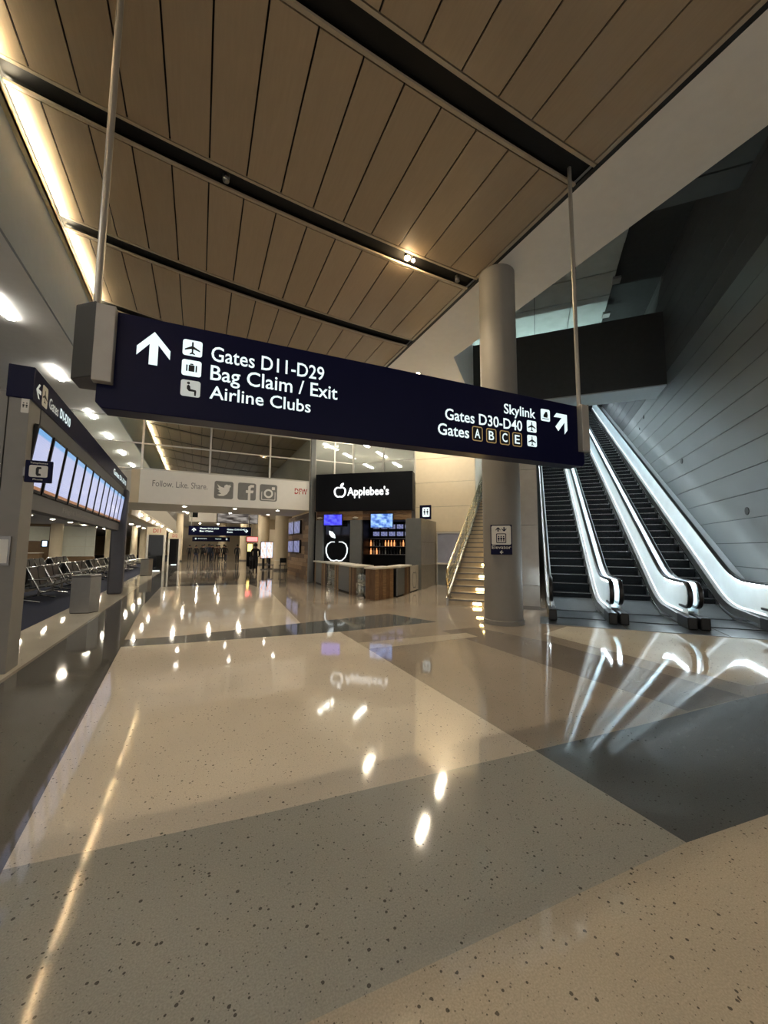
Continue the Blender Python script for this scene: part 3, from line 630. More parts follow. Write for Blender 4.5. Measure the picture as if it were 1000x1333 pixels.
# ================================================================== ESCALATORS
SL = math.tan(R(30))
E0 = 11.45; ZTOP = 12.0
def nose(e): return max(0.0, (e-E0)*SL)
def path(off, ecurve, e_start, e_end=E0+ZTOP/SL):   # line parallel to the steps at height off
    pts = [(e_start, off)]
    ec = E0+ecurve
    for t in range(7):
        e = ec-.55+1.1*t/6; u = max(0, e-ec+.55); pts.append((e, off+SL*u*u/(2*1.1)))
    pts.append((e_end, off+SL*(e_end-ec)))
    return pts
step_me = MB().box(-.5, .5, 0, .40, -.02, 0).box(-.5, .5, 0, .03, -.24, -.02).mesh('step'); step_me.materials.append(MATS['step_metal'])
ln_me = MB().box(-.5, .5, -.002, .02, -.004, .004).mesh('step_edge'); ln_me.materials.append(MATS['steel_dark'])
EB = 10.45
def make_escalator(label):
    t = thing('escalator', label, 'escalator', (0, 0, 0), -ANG, 'escalators climbing to the train station')
    e = 11.0; z = 0.0; k = 0
    while z < ZTOP:
        if k == 2: z += .1155
        elif k > 2: z += .231
        st = link('step', step_me, None, t); st.location = (0, e-EB, z)
        ed = link('step_edge', ln_me, None, st)
        e += .40; k += 1
    part_box('comb_plate', 'plate_metal', t, -.52, .52, 9.95-EB, 11.0-EB, .001, .012)
    for s in (-1, 1):
        sh = lambda q: [(a-EB, b) for a, b in q]
        lo = sh(path(-.25, .35, 9.75)); lo[0] = (9.75-EB, 0); lo = [(a, max(b, 0) if a < 1.2 else b) for a, b in lo]
        deck = sh(path(.26, .15, 9.72)); deck[0] = (9.62-EB, .20)
        x0, x1 = sorted((s*.505, s*.66))
        obj('skirt', MB().ribbon(lo, deck, x0, x1), 'steel_dark', t)
        part_box('newel_base', 'black_plastic', t, x0-.005, x1+.005, 9.50-EB, 10.15-EB, 0, .24, .02)
        xg = s*.60
        gl_lo = sh(path(.26, .15, 9.80)); gl_hi = sh(path(.86, -.12, 9.80))
        obj('balustrade_panel', MB().ribbon(gl_lo, gl_hi, xg-.006, xg+.006), 'balustrade', t)
        st_lo = sh(path(.275, .15, 10.1)); st_hi = sh(path(.31, .14, 10.1))
        a, b = sorted((xg-s*.018, xg-s*.012)); obj('skirt_light', MB().ribbon(st_lo, st_hi, a, b), 'skirt_strip', t)
        st_lo = sh(path(.845, -.12, 10.0)); st_hi = sh(path(.868, -.12, 10.0))
        obj('rail_light', MB().ribbon(st_lo, st_hi, xg-.016, xg+.016), 'escal_strip', t)
        mo_lo = sh(path(.36, .12, 10.1)); mo_hi = sh(path(.38, .12, 10.1))
        a, b = sorted((s*.50, s*.509)); obj('skirt_moulding', MB().ribbon(sh(path(.05, .3, 10.2)), sh(path(.10, .28, 10.2)), a, b), 'chrome', t)
        # handrail: straight run plus rounded newel return
        hp = sh(path(.90, -.12, 9.85))
        arc = [(9.85-EB-.25*math.sin(math.pi*k/10), .65+.25*math.cos(math.pi*k/10)) for k in range(10, 0, -1)]
        pts = [(10.2-EB, .40)]+arc+hp
        prof = [(-.042, -.025), (.042, -.025), (.042, .015), (.025, .03), (-.025, .03), (-.042, .015)]
        vs = []; n_ = len(prof)
        for i, (y, z) in enumerate(pts):
            y0, z0 = pts[max(i-1, 0)]; y1, z1 = pts[min(i+1, len(pts)-1)]
            d = V((y1-y0, z1-z0)).normalized(); nn = V((-d.y, d.x))
            for px, pz in prof: vs.append((xg+px, y+nn.x*pz, z+nn.y*pz))
        fs = [(i*n_+k, i*n_+(k+1) % n_, (i+1)*n_+(k+1) % n_, (i+1)*n_+k) for i in range(len(pts)-1) for k in range(n_)]
        fs += [tuple(range(n_)), tuple((len(pts)-1)*n_+k for k in range(n_))]
        obj('handrail', MB().add(vs, fs), 'rubber', t, True)
    tr_lo = [(11.2-EB, -.02), (13.2-EB, -.02), (E0+ZTOP/SL-EB, ZTOP-1.6)]; tr_hi = [(11.2-EB, -.01), (13.2-EB, .45), (E0+ZTOP/SL-EB, ZTOP-.6)]
    obj('truss', MB().ribbon(tr_lo, tr_hi, -.66, .66), 'charcoal', t)
    return t
esc = make_escalator('leftmost dark escalator beside the steel pier')
c0 = .88; pitch = 1.375
q = ew(c0, EB); esc.location = (q.x, q.y, .009)
for k, lb in ((1, 'middle escalator with bright balustrades on both sides'), (2, 'rightmost escalator beside the panelled wall')):
    q = ew(c0+pitch*k, EB); dup(esc, (q.x, q.y, .009), -ANG, lb)
# light caps between neighbouring balustrades
for k in (0, 1):
    q = ew(c0+pitch*(k+.5), EB)
    t = thing('balustrade_infill', 'bright metal deck between the %s escalators' % ('left and middle' if k == 0 else 'middle and right'), 'escalator deck', (q.x, q.y, 0), -ANG, 'decks between the escalators')
    obj('deck_cover', MB().ribbon([(a-EB, b) for a, b in path(.27, .15, 10.0)], [(a-EB, b) for a, b in path(.30, .15, 10.0)], -.075, .075), 'deck_metal', t)
q = ew(c0+pitch*2+.69, EB)
t = thing('balustrade_infill', 'bright metal deck between the rightmost escalator and the wall', 'escalator deck', (q.x, q.y, 0), -ANG, 'decks between the escalators')
obj('deck_cover', MB().ribbon([(a-EB, max(b-.3, 0)) for a, b in path(.27, .15, 10.0)], [(a-EB, b) for a, b in path(.30, .15, 10.0)], 0, 4.89-(c0+pitch*2+.69)), 'deck_metal', t)
lp = thing('landing_plate', 'dark metal landing plate in the floor before the escalators', 'floor plate', (*e2(2.45, 9.5), 0), -ANG)
for k in range(3):
    part_box('plate', 'plate_metal', lp, -2.42+k*1.62, -.82+k*1.62, -.45, .46, .0005, .006)
part_box('plate_edge', 'steel_dark', lp, -2.44, 2.44, -.47, -.455, .0005, .008)
# small dark oval fittings on the panelled wall
for i, (e, z, r) in enumerate([(12.2, 2.55, .10), (16.46, 4.72, .10), (21.1, 7.82, .09), (21.95, 7.5, .06)]):
    fr = frame(ew(4.90, e, z), -EV)
    t = tag(obj('wall_fitting', MB().fpoly(fr, circ(0, 0, r, 16), 0, .015), 'charcoal'), 'dark oval fitting on the panelled wall, %s from below' % ['first', 'second', 'third', 'fourth'][i], 'wall fitting', 'oval fittings on the escalator wall')
# ---- steel clad pier between stairs and escalators
pr = thing('steel_pier', 'brushed steel clad pier between the stairs and the first escalator', 'pier', (*e2(-.45, 10.95), 0), -ANG)
for i, (a, b) in enumerate([(.10, .62), (.63, 2.2), (2.21, 3.7), (3.71, 5.0)]):
    part_box('cladding_panel', 'steel_bin', pr, -.42, .50, 0, .5, a, b)
part_box('plinth', 'steel_dark', pr, -.42, .5, -.02, .5, 0, .10)

# ================================================================== STAIRS
st = thing('staircase', 'pale stone staircase with lit risers beside the round column', 'staircase', (*e2(-1.65, 10.9), 0), -ANG)
RISE, RUN, NS = .163, .325, 44
stp = MB().box(-.68, .68, 0, RUN+.02, -.05, 0).box(-.68, .68, .02, .05, -RISE, -.05).mesh('stair_step'); stp.materials.append(MATS['stone_step'])
lm = MB().box(-.11, .11, .012, .02, -.12, -.065).mesh('step_lamp'); lm.materials.append(MATS['stair_lamp'])
nz_ = MB().box(-.68, .68, -.014, .03, -.035, .003).mesh('shade_nosing'); nz_.materials.append(MATS['steel_dark'])  # dark strip added to paint the shaded bands between lit risers
for k in range(NS):
    o = link('stair_step', stp, None, st); o.location = (0, k*RUN, (k+1)*RISE)
    link('shade_nosing', nz_, None, o)
    if k % 2 == 0 and k < 24: l_ = link('step_lamp', lm, None, o); l_.location = (.10, 0, 0)
obj('soffit_slab', MB().ribbon([(.3, 0), (NS*RUN, NS*RISE-.35)], [(.3, .02), (NS*RUN, NS*RISE-.17)], -.68, .68), 'stone_step', st)
for s in (-1, 1):
    x = s*.71
    lo = [(-.05, 0), (NS*RUN, NS*RISE-.2)]; hi = [(-.05, .22), (NS*RUN, NS*RISE+.22)]
    obj('stringer', MB().ribbon(lo, hi, x-.03, x+.03), 'steel', st)
    for k in range(8):
        y0, y1 = k*1.75+.0, k*1.75+1.70; g = RISE/RUN
        obj('glass_panel', MB().ribbon([(y0, y0*g+.24), (y1, y1*g+.24)], [(y0, y0*g+.95), (y1, y1*g+.95)], x-.006, x+.006), 'glass', st)
        obj('post', MB().tube([(x, y0, y0*g+.1), (x, y0, y0*g+1.0)], .022, 10), 'brass', st, True)
    obj('handrail', MB().tube([(x, -.05, .55), (x, -.12, .75), (x, -.05, .98), (x, NS*RUN, NS*RISE+.98)], .028, 12), 'brass', st, True)
    obj('lower_rail', MB().tube([(x-.05*s, -.02, .62), (x-.05*s, NS*RUN, NS*RISE+.62)], .02, 10), 'brass', st, True)

# ================================================================== RESTAURANT KIOSK
KA = R(-39.3); KO = (4.62, 17.26)
def kthing(name, label, cat, x, y, z=0, group=None):
    return thing(name, label, cat, (KO[0]+x*math.cos(KA)-y*math.sin(KA), KO[1]+x*math.sin(KA)+y*math.cos(KA), z), KA, group)
APPLE = [(0, .30), (.10, .36), (.25, .36), (.40, .26), (.47, .08), (.46, -.12), (.38, -.32), (.24, -.46), (.10, -.48), (0, -.44),
         (-.10, -.48), (-.24, -.46), (-.38, -.32), (-.46, -.12), (-.47, .08), (-.40, .26), (-.25, .36), (-.10, .36)]
LEAF = [(.02, .42), (.04, .56), (.14, .68), (.28, .72), (.27, .58), (.18, .47)]
fa = kthing('kiosk_fascia', 'black box fascia with a white glowing apple logo and name', 'shop sign', 0, 0, 3.2)
part_box('fascia_box', 'kiosk_black', fa, .12, 4.62, 0, .55, 0, 1.70, .015)
KF = frame((0, 0, -3.2), (1, 0, 0))
inn = lambda k, poly: [(x*k, y*k-.02*(1-k)) for x, y in poly]
obj('apple_logo', MB().fstrip(KF, T(inn(.80, APPLE), 1.32, 4.08, .60, .56), T(APPLE, 1.32, 4.08, .60, .56), .01, .05), 'logo_white', fa)
obj('apple_leaf', MB().fpoly(KF, T(LEAF, 1.32, 4.06, .60, .56), .01, .05), 'logo_white', fa)
text('lettering', 'Applebee\'s', KF, 1.68, 3.58, 3.88, .36, .05, 'logo_white', fa, .014)
wb = kthing('restaurant_kiosk', 'grey and timber kiosk front with dark glass under the black fascia', 'kiosk', 0, 0)
for r_ in range(3):
    for c_ in range(4):
        part_box('plank', 'plank%d' % ((r_*2+c_*3) % 4), wb, .15+c_*1.1, .145+(c_+1)*1.1, .12, .16, 2.80+r_*.135, 2.93+r_*.135)
part_box('pilaster', 'kiosk_grey', wb, .16, .50, .02, .30, 0, 2.8, .015)
part_box('pilaster', 'kiosk_grey', wb, 1.80, 2.32, .02, .30, 0, 2.8, .015)
part_box('pilaster', 'kiosk_grey', wb, 4.30, 4.62, .02, .30, 0, 2.8, .015)
part_box('dark_window', 'dark_glass', wb, .50, 1.80, .22, .25, 0, 2.8)
part_box('bar_back', 'kiosk_black', wb, 2.32, 4.30, 1.40, 1.46, 0, 2.8)
part_box('bar_side', 'kiosk_black', wb, 2.32, 2.36, .25, 1.40, 0, 2.8)
part_box('bar_ceiling', 'kiosk_black', wb, 2.32, 4.4, .25, 1.46, 2.78, 2.82)
for z in (1.25, 1.62, 1.98): part_box('shelf', 'steel_dark', wb, 2.36, 4.30, 1.05, 1.40, z, z+.025)
# outline apple on the window
ap = kthing('apple_outline', 'white glowing outline of an apple on the dark kiosk window', 'neon sign', 1.12, .21, .88)
AFR = frame((0, 0, 0), (1, 0, 0))
k_ = inn(.92, APPLE)
for name, idx in (('outline', range(1, 10)), ('outline', range(9, 18))):
    ii = list(idx); obj(name, MB().fstrip(AFR, T([k_[i] for i in ii], 0, .58, 1.12, 1.05), T([APPLE[i] for i in ii], 0, .58, 1.12, 1.05), .0, .03, closed=False), 'neon_apple', ap)
obj('leaf', MB().fpoly(AFR, T([(-x, y) for x, y in LEAF], -.05, .62, 1.15), 0, .03), 'neon_apple', ap)
# bar screens, bottles
for r_ in range(2):
    for c_ in range(5):
        t = kthing('menu_screen', 'small pale screen at the back of the bar, %s row, %s from left' % (['lower', 'upper'][r_], ['first', 'second', 'third', 'fourth', 'fifth'][c_]), 'screen', 2.66+c_*.38, 1.38, 2.10+r_*.34, 'small screens behind the bar')
        part_box('casing', 'black_plastic', t, -.17, .17, -.03, .0, 0, .24)
        panel_uv('display', 'dim_screen', t, frame((0, 0, 0), (1, 0, 0)), -.15, .15, .02, .22, .032)
bot = MB().lathe([(.035, 0), (.038, .16), (.015, .22), (.014, .28)], 12).mesh('bottle', True)
for i in range(26):
    x = 2.45+(i % 13)*.14; z = (1.645 if i < 13 else 1.275)
    m_ = ['bottle_orange_lit', 'dark_glass', 'steel', 'brass', 'dark_glass'][(i*7+i//3) % 5]
    if 4 < i % 13 < 9 and i < 13: m_ = 'bottle_orange_lit'
    t = kthing('bottle', '%s bottle on the %s bar shelf, number %s from the left' % ({'bottle_orange_lit': 'orange lit', 'dark_glass': 'dark', 'steel': 'silver', 'brass': 'golden'}[m_], 'upper' if i < 13 else 'lower', ['one', 'two', 'three', 'four', 'five', 'six', 'seven', 'eight', 'nine', 'ten', 'eleven', 'twelve', 'thirteen'][i % 13]), 'bottle', x, 1.18, z, 'bottles on the bar shelves')
    me = bot.copy(); me.materials.clear(); me.materials.append(MATS[m_]); o = link('glass_body', me, None, t)
    o2 = obj('cap', MB().lathe([(.016, .28), (.016, .30)], 10), 'black_plastic', t)
def tv(x0, x1, z0, z1, m, label):
    t = kthing('television', label, 'television', (x0+x1)/2, -.12, z0, 'televisions under the black fascia')
    h, w_ = z1-z0, x1-x0
    part_box('casing', 'black_plastic', t, -w_/2, w_/2, -.03, .04, 0, h, .01)
    panel_uv('display', m, t, frame((0, -.031, 0), (1, 0, 0)), -w_/2+.03, w_/2-.03, .03, h-.03, .002)
    part_box('mount', 'steel_dark', t, -.05, .05, .04, .16, h*.5, h*.5+.3)
tv(.60, 1.50, 2.53, 3.06, 'tv_game', 'television with a violet blue picture, left under the black fascia')
tv(2.78, 3.80, 2.42, 3.06, 'tv_news', 'television with a pale blue picture, right under the black fascia')
for x in (.32, 2.02):
    t = kthing('wall_lamp', 'small white lamp on the timber band, %s' % ('left' if x < 1 else 'right of the violet television'), 'lamp', x, .1, 2.84, 'small lamps under the fascia')
    obj('shade', MB().lathe([(.05, 0), (.13, .04), (.13, .07), (.05, .1)], 16), 'counter_stone', t, True); part_box('arm', 'steel_dark', t, -.015, .015, 0, .05, .03, .06)
# counters along the concourse (front faces X = 4.7) and along the stair side
def counter(y0, y1, kind, label):
    t = thing('counter_unit', label, 'counter', (4.75, y0, 0), 0, 'counter units of the kiosk')
    L_ = y1-y0; dp = .5 if y1 < 16 else .06
    if kind == 'wood':
        n_ = max(2, round(L_/.16))
        for i in range(n_): part_box('plank', 'plank%d' % ((i*5+int(y0*3)) % 4), t, 0, dp, i*L_/n_+.004, (i+1)*L_/n_-.004, 0, .93)
    elif kind == 'grey':
        part_box('panel', 'kiosk_grey', t, 0, .03, .01, L_-.01, .05, .93); part_box('carcass', 'kiosk_black', t, .03, dp, 0, L_, 0, .93)
    else:
        part_box('carcass', 'kiosk_black', t, .25, .5, 0, L_, 0, .93); part_box('pane', 'glass', t, .02, .03, .01, L_-.01, .04, .93)
        part_box('floor_panel', 'steel_dark', t, .03, .25, 0, L_, 0, .04)
    return t
for y0, y1, k, lb in [(17.02, 17.2, 'wood', 'timber post of the counter next to the grey post'), (16.1, 16.98, 'grey', 'grey counter panel farthest along the kiosk'), (15.45, 16.08, 'wood', 'timber counter post beside the far glass case'),
                      (14.35, 15.43, 'glass', 'far glass display case in the counter'), (13.9, 14.33, 'wood', 'timber counter post between the glass case and the wide grey panel'), (12.75, 13.88, 'grey', 'wide grey counter panel in the middle of the kiosk'),
                      (12.15, 12.73, 'wood', 'timber counter post beside the near glass case'), (11.45, 12.13, 'glass', 'near glass display case beside the timber corner')]:
    counter(y0, y1, k, lb)
for i, yb in enumerate([11.5, 11.75, 12.0, 14.6, 14.9, 15.2]):
    for z in (.06, .40):
        t = thing('glass_jar', 'silvery jar in the %s glass case, %s, %s' % ('near' if yb < 13 else 'far', 'on the bottom' if z < .2 else 'on the stack above', ['first', 'second', 'third'][i % 3]), 'jar', (4.88, yb, z), 0, 'jars in the counter cases')
        obj('body', MB().lathe([(.07, 0), (.085, .05), (.085, .25), (.06, .29)], 14), 'steel', t, True); obj('lid', MB().lathe([(.062, .29), (.062, .335)], 14), 'chrome', t, True)
for y0, y1, w_ in ((16.0, 17.0, 'end by the grey post'), (13.6, 15.9, 'middle over the far glass case'), (11.9, 13.4, 'over the wide grey panel')):
    tag(obj('countertop', MB().box(4.62, 5.32 if y1 < 16 else 4.88, y0, y1, .93, .99), 'counter_stone', bevel=.01), 'pale stone countertop, %s' % w_, 'countertop', 'countertops of the kiosk')
pier = thing('counter_corner', 'timber clad corner pier of the kiosk counter', 'counter', (4.85, 10.75, 0), 0, 'counter units of the kiosk')
A_, B_ = V((4.85, 10.74)), V((5.66, 11.12))
d_ = (B_-A_)/5
obj('core', MB().prism([(.04, .06), (.74, .42), (.52, .72), (-.10, .42)], 0, .92), 'post_wood', pier)
nrm = V((d_.y, -d_.x)).normalized()*.03
for i in range(5):
    a = d_*i+d_*.02; b = d_*(i+1)-d_*.02
    obj('plank', MB().prism([(a.x, a.y), (b.x, b.y), (b.x-nrm.x, b.y-nrm.y), (a.x-nrm.x, a.y-nrm.y)], 0, .93), 'post_wood' if i % 2 else 'plank1', pier)
c1 = V((-.15, .42))
for i in range(2):
    a = c1*(i/2+.02); b = c1*((i+1)/2-.02); obj('plank', MB().prism([(a.x, a.y), (b.x, b.y), (b.x+.03, b.y+.01), (a.x+.03, a.y+.01)], 0, .93), 'plank0', pier)
tag(obj('countertop', MB().prism([(4.78, 10.66), (5.76, 11.10), (5.45, 11.55), (4.66, 11.2)], .93, .99), 'counter_stone', bevel=.01), 'pale stone countertop on the timber corner pier', 'countertop', 'countertops of the kiosk')
def ething(name, label, cat, p, e, z=0, group=None): return thing(name, label, cat, (*e2(p, e), z), -ANG, group)
t = ething('counter_unit', 'grey counter panel right of the timber corner pier', 'counter', -4.2, 11.9, 0, 'counter units of the kiosk')
part_box('panel', 'kiosk_grey', t, -.05, 0, 0, .70, .04, .93); part_box('carcass', 'kiosk_black', t, -.30, -.05, .1, .70, 0, .93)
t = ething('counter_unit', 'slim timber counter post on the stair side', 'counter', -4.2, 12.62, 0, 'counter units of the kiosk')
for i in range(3): part_box('plank', 'plank%d' % i, t, -.45, .02, i*.19, i*.19+.183, 0, .93)
t = ething('counter_unit', 'white counter panel with a thin apple outline', 'counter', -4.2, 13.25, 0, 'counter units of the kiosk')
part_box('panel', 'counter_stone', t, -.05, 0, 0, 1.0, .04, .93); part_box('carcass', 'kiosk_black', t, -.45, -.05, 0, 1.0, 0, .93)
WF = frame((.001, .5, .45), (0, 1, 0))
obj('apple_print', MB().fstrip(WF, T(inn(.90, APPLE), 0, 0, .55, .7), T(APPLE, 0, 0, .55, .7), 0, .003), 'icon_grey', t)
tag(obj('countertop', MB().prism([e2(-4.6, 12.0), e2(-4.12, 12.0), e2(-4.12, 13.2), e2(-4.6, 13.2)], .93, .99), 'counter_stone', bevel=.01), 'pale stone countertop on the stair side of the kiosk', 'countertop', 'countertops of the kiosk')
bl = ething('kiosk_wall', 'tall grey wall block at the stair end of the kiosk', 'wall block', -4.38, 14.3)
part_box('front_panel', 'kiosk_grey', bl, -.30, .27, 0, .06, 0, 2.72, .006)
for i, (a, b) in enumerate([(.0, .78), (.79, 1.55), (1.56, 2.32)]):
    for j, (z0, z1) in enumerate([(0, .9), (.91, 1.8), (1.81, 2.72)]): part_box('side_panel', 'stone_side', bl, .22, .28, .07+a, .07+b, z0, z1)
part_box('core', 'kiosk_black', bl, -.28, .22, .06, 2.38, 0, 2.70)
rs = ething('restroom_sign', 'small navy sign with a white pictogram on top of the kiosk wall', 'sign', -4.3, 15.2, 2.72)
part_box('box', 'navy', rs, -.12, .35, 0, .1, .02, .60, .01)
RFR = frame((0, -.001, 0), (1, 0, 0))
icon_tile(rs, RFR, .0, .3, .12, .5, 0, [T(PERSON, -.2, 0, .7), T(PERSON, .2, 0, .7), circ(-.2, .33, .09, 10), circ(.2, .33, .09, 10)])
part_box('foot', 'steel_dark', rs, .05, .15, .02, .08, 0, .02)
gs = ething('glass_screen', 'pale framed glass screen between kiosk wall and stairs', 'glass screen', -4.05, 16.55)
part_box('frame_post', 'aluminium', gs, 0, .05, 0, .05, 0, 2.2); part_box('frame_post', 'aluminium', gs, 1.35, 1.40, 0, .05, 0, 2.2)
part_box('frame_top', 'aluminium', gs, 0, 1.40, 0, .05, 2.2, 2.26); part_box('sill', 'counter_stone', gs, 0, 1.4, -.08, .1, .88, .94)
part_box('pane', 'frosted_blue', gs, .05, 1.35, .02, .03, .94, 2.2); part_box('lower_panel', 'kiosk_grey', gs, .05, 1.35, .01, .04, 0, .88)
# timber wall with four menu screens, facing the concourse passage
tw = struct(obj('wall_timber', MB().box(4.82, 5.0, 18.0, 23.3, 0, 3.26), 'kiosk_black'), 'reclaimed timber wall beside the passage')
for r_ in range(16):
    y = 18.0
    while y < 23.29:
        y1 = min(23.3, y+random.choice((.9, 1.3, 1.7)))
        part_box('plank', 'plank%d' % random.randrange(4), tw, 4.79+random.random()*.015, 4.83, y+.004, y1-.004, r_*.2037+.004, (r_+1)*.2037-.004); y = y1
for i, (y0, z0, z1, w_) in enumerate([(21.5, 2.28, 3.0, 'upper far'), (20.0, 2.28, 2.98, 'upper near'), (21.5, 1.27, 1.95, 'lower far'), (20.0, 1.27, 1.95, 'lower near')]):
    t = thing('menu_board', 'pale lilac menu screen on the timber wall, %s one' % w_, 'screen', (4.79, y0, z0), 0, 'menu screens on the timber wall')
    part_box('casing', 'black_plastic', t, -.09, 0, 0, 1.35, 0, z1-z0)
    panel_uv('display', 'dim_screen', t, frame((-.092, 1.35, 0), (0, -1, 0)), .05, 1.3, .04, z1-z0-.04, 0)
# banner prints on the bridge
BF = frame((0, YB-.052, 0), (1, 0, 0))
text('lettering', 'Follow. Like. Share.', BF, -1.75, .22, 3.93, .24, .002, 'icon_grey', br, .0)
for x0, kind in ((.48, 'bird'), (1.40, 'f'), (2.30, 'camera')):
    tl = obj('social_tile', MB().fpoly(BF, rrect(x0, x0+.74, 3.58, 4.32, .08), 0, .003), 'icon_grey', br); cx, cy = x0+.37, 3.95
    mb = MB()
    if kind == 'bird':
        BIRD = [(-.33, -.26), (-.12, -.20), (-.28, -.08), (-.2, -.06), (-.34, .08), (-.24, .08), (-.34, .3), (-.18, .18), (.0, .12), (.02, .24), (.12, .31), (.22, .27), (.34, .32), (.28, .24), (.36, .22), (.28, .14), (.26, -.02), (.16, -.2), (.0, -.31), (-.2, -.32)]
        mb.fpoly(BF, T(BIRD, cx, cy, .8), .003, .005)
    elif kind == 'f':
        Fp = [(.06, -.5), (.2, -.5), (.2, -.08), (.34, -.08), (.37, .08), (.2, .08), (.2, .2), (.26, .26), (.38, .26), (.38, .41), (.2, .41), (.06, .3), (.06, .08), (-.06, .08), (-.06, -.08), (.06, -.08)]
        mb.fpoly(BF, T(Fp, cx, cy, .74), .003, .005)
    else:
        mb.fstrip(BF, circ(cx, cy-.03, .12, 20), circ(cx, cy-.03, .2, 20), .003, .005)
        mb.frect(BF, cx+.14, cx+.27, cy+.14, cy+.27, .003, .005)
        mb.fstrip(BF, rrect(cx-.27, cx+.27, cy-.29, cy+.05, .02), rrect(cx-.30, cx+.30, cy-.32, cy+.05, .03), .003, .005)
    obj('symbol', mb, 'banner_white', tl)
text('airport_logo', 'DFW', BF, 3.82, 4.40, 3.98, .26, .002, 'icon_red', br, .02)
obj('logo_stripe', MB().frect(BF, 3.80, 4.42, 4.085, 4.115, .002, .004), 'banner_white', br)
for i, (x, y) in enumerate([(-.62, 18.2), (1.37, 18.2), (3.2, 18.1), (1.36, 20.8), (-.7, 20.9), (3.2, 20.8)]):
    t = thing('downlight', 'round downlight under the bridge, %s' % ['near left', 'near middle', 'near right', 'far middle', 'far left', 'far right'][i], 'lamp', (x, y, 3.26), 0, 'downlights under the bridge')
    obj('ring', MB().lathe([(.11, 0), (.11, -.012), (.08, -.014)], 20), 'aluminium', t); obj('lens', MB().lathe([(.08, -.012), (.05, -.018)], 20), 'tube_white', t)

# ================================================================== GATE LOUNGE
def bin_(x, y, label):
    t = thing('litter_bin', label, 'litter bin', (x, y, 0), 0, 'steel litter bins on the pale margin')
    pts = [(-.27, -.16), (.12, -.27), (.28, -.02), (.20, .27), (-.2, .27)]
    for i in range(5):
        a, b = V(pts[i]), V(pts[(i+1) % 5]); n_ = V(((b-a).y, -(b-a).x)).normalized()*.012
        obj('side_panel', MB().prism([tuple(a), tuple(b), tuple(b-n_), tuple(a-n_)], .02, .84), 'steel_bin', t)
    obj('plinth', MB().prism([(x*.95, y*.95) for x, y in pts], 0, .02), 'black_plastic', t)
    obj('top', MB().prism([(x*1.03, y*1.03) for x, y in pts], .84, .89), 'steel_dark', t, bevel=.01)
    obj('opening', MB().prism([(x*.55, y*.55) for x, y in pts], .89, .895), 'black_plastic', t)
bin_(-2.40, 11.65, 'large steel litter bin beside the flight boards'); bin_(-2.50, 24.6, 'distant steel litter bin on the pale margin near the far passage')
# tandem benches: A-shaped end frames, seats on both sides
def make_bench(label):
    t = thing('tandem_bench', label, 'bench', (0, 0, 0), 0, 'back to back seats in the gate lounge')
    for s in (-1, 1):
        for k in range(4):
            x = -k*.62-.35
            prof = [(s*.12, .43), (s*.58, .47), (s*.58, .43), (s*.13, .38)]
            obj('seat', MB().ribbon([(prof[3][0], .38), (prof[2][0], .43)], [(prof[0][0], .43), (prof[1][0], .47)], x-.27, x+.27), 'seat_black', t)
            obj('backrest', MB().ribbon([(s*.14, .46), (s*.05, .95)], [(s*.19, .46), (s*.10, .96)], x-.27, x+.27), 'seat_black', t)
        for k in range(5):
            x = -.04-k*.62
            obj('armrest', MB().tube([(x, s*.10, .64), (x, s*.50, .64), (x, s*.54, .58), (x, s*.50, .44)], .018, 8), 'chrome_dim', t, True)
    for x in (-.04, -1.28, -2.52):
        obj('end_frame', MB().tube([(x, -.50, .30), (x, -.36, .33), (x, -.05, .97), (x, .05, .97), (x, .36, .33), (x, .50, .30)], .024, 8), 'chrome_dim', t, True)
        obj('leg', MB().tube([(x, -.40, .02), (x, 0, .10), (x, .40, .02)], .025, 8), 'chrome_dim', t, True)
        obj('leg_post', MB().tube([(x, 0, .08), (x, 0, .36)], .035, 8), 'steel_dark', t, True)
    obj('beam', MB().box(-2.6, .0, -.06, .06, .30, .38), 'steel_dark', t)
    return t
bn = make_bench('nearest black tandem bench with chrome end frame, left of the large bin')
bn.location = (-4.3, 13.9, 0); bn.rotation_euler = (0, 0, R(-90))
ordn = ['second', 'third', 'fourth', 'fifth', 'sixth', 'seventh', 'eighth']
for i, (x, y) in enumerate([(-4.3, 17.3), (-4.3, 20.7), (-4.3, 24.1), (-4.3, 27.5), (-4.3, 30.9)]):
    dup(bn, (x, y, 0), R(-90), 'black tandem bench, %s back from the large litter bin' % ordn[i])
for i, (x, y) in enumerate([(-6.9, 14.6), (-6.9, 18.2), (-6.9, 21.8), (-6.9, 25.4), (-9.6, 19.5), (-9.6, 24.0)]):
    dup(bn, (x, y, 0), R(-90), 'black tandem bench in the %s row of the lounge, %s from the viewer' % ('middle' if i < 4 else 'outer', ['first', 'second', 'third', 'fourth', 'first', 'second'][i]))
wbd = thing('wall_board', 'large white panelled board behind the lounge seats', 'board', (-7.9, 34.9, .8))
for i in range(2):
    for j in range(3): part_box('panel', 'white_board', wbd, -.98+i*1.42, -.98+i*1.42+(1.41 if i == 0 else .55), 0, .1, j*.72, j*.72+.71)
part_box('base_cabinet', 'brown_wall', wbd, -.98, 1.0, -.1, .3, -.8, -.01)
fpn = thing('frosted_panel', 'pale frosted glass panel on the brown lounge wall', 'panel', (-10.5, 35.15, 1.9)); part_box('pane', 'white_board', fpn, -.85, .85, 0, .05, 0, 1.0); part_box('frame', 'steel_dark', fpn, -.87, .87, .03, .06, -.03, 1.03)
mon = thing('wall_monitor', 'small lit monitor on the brown lounge wall', 'screen', (-9.85, 35.1, 1.45)); part_box('casing', 'black_plastic', mon, -.2, .2, 0, .09, 0, .5); panel_uv('display', 'ad_screen', mon, frame((0, -.002, 0), (1, 0, 0)), -.13, .13, .06, .44, .0)
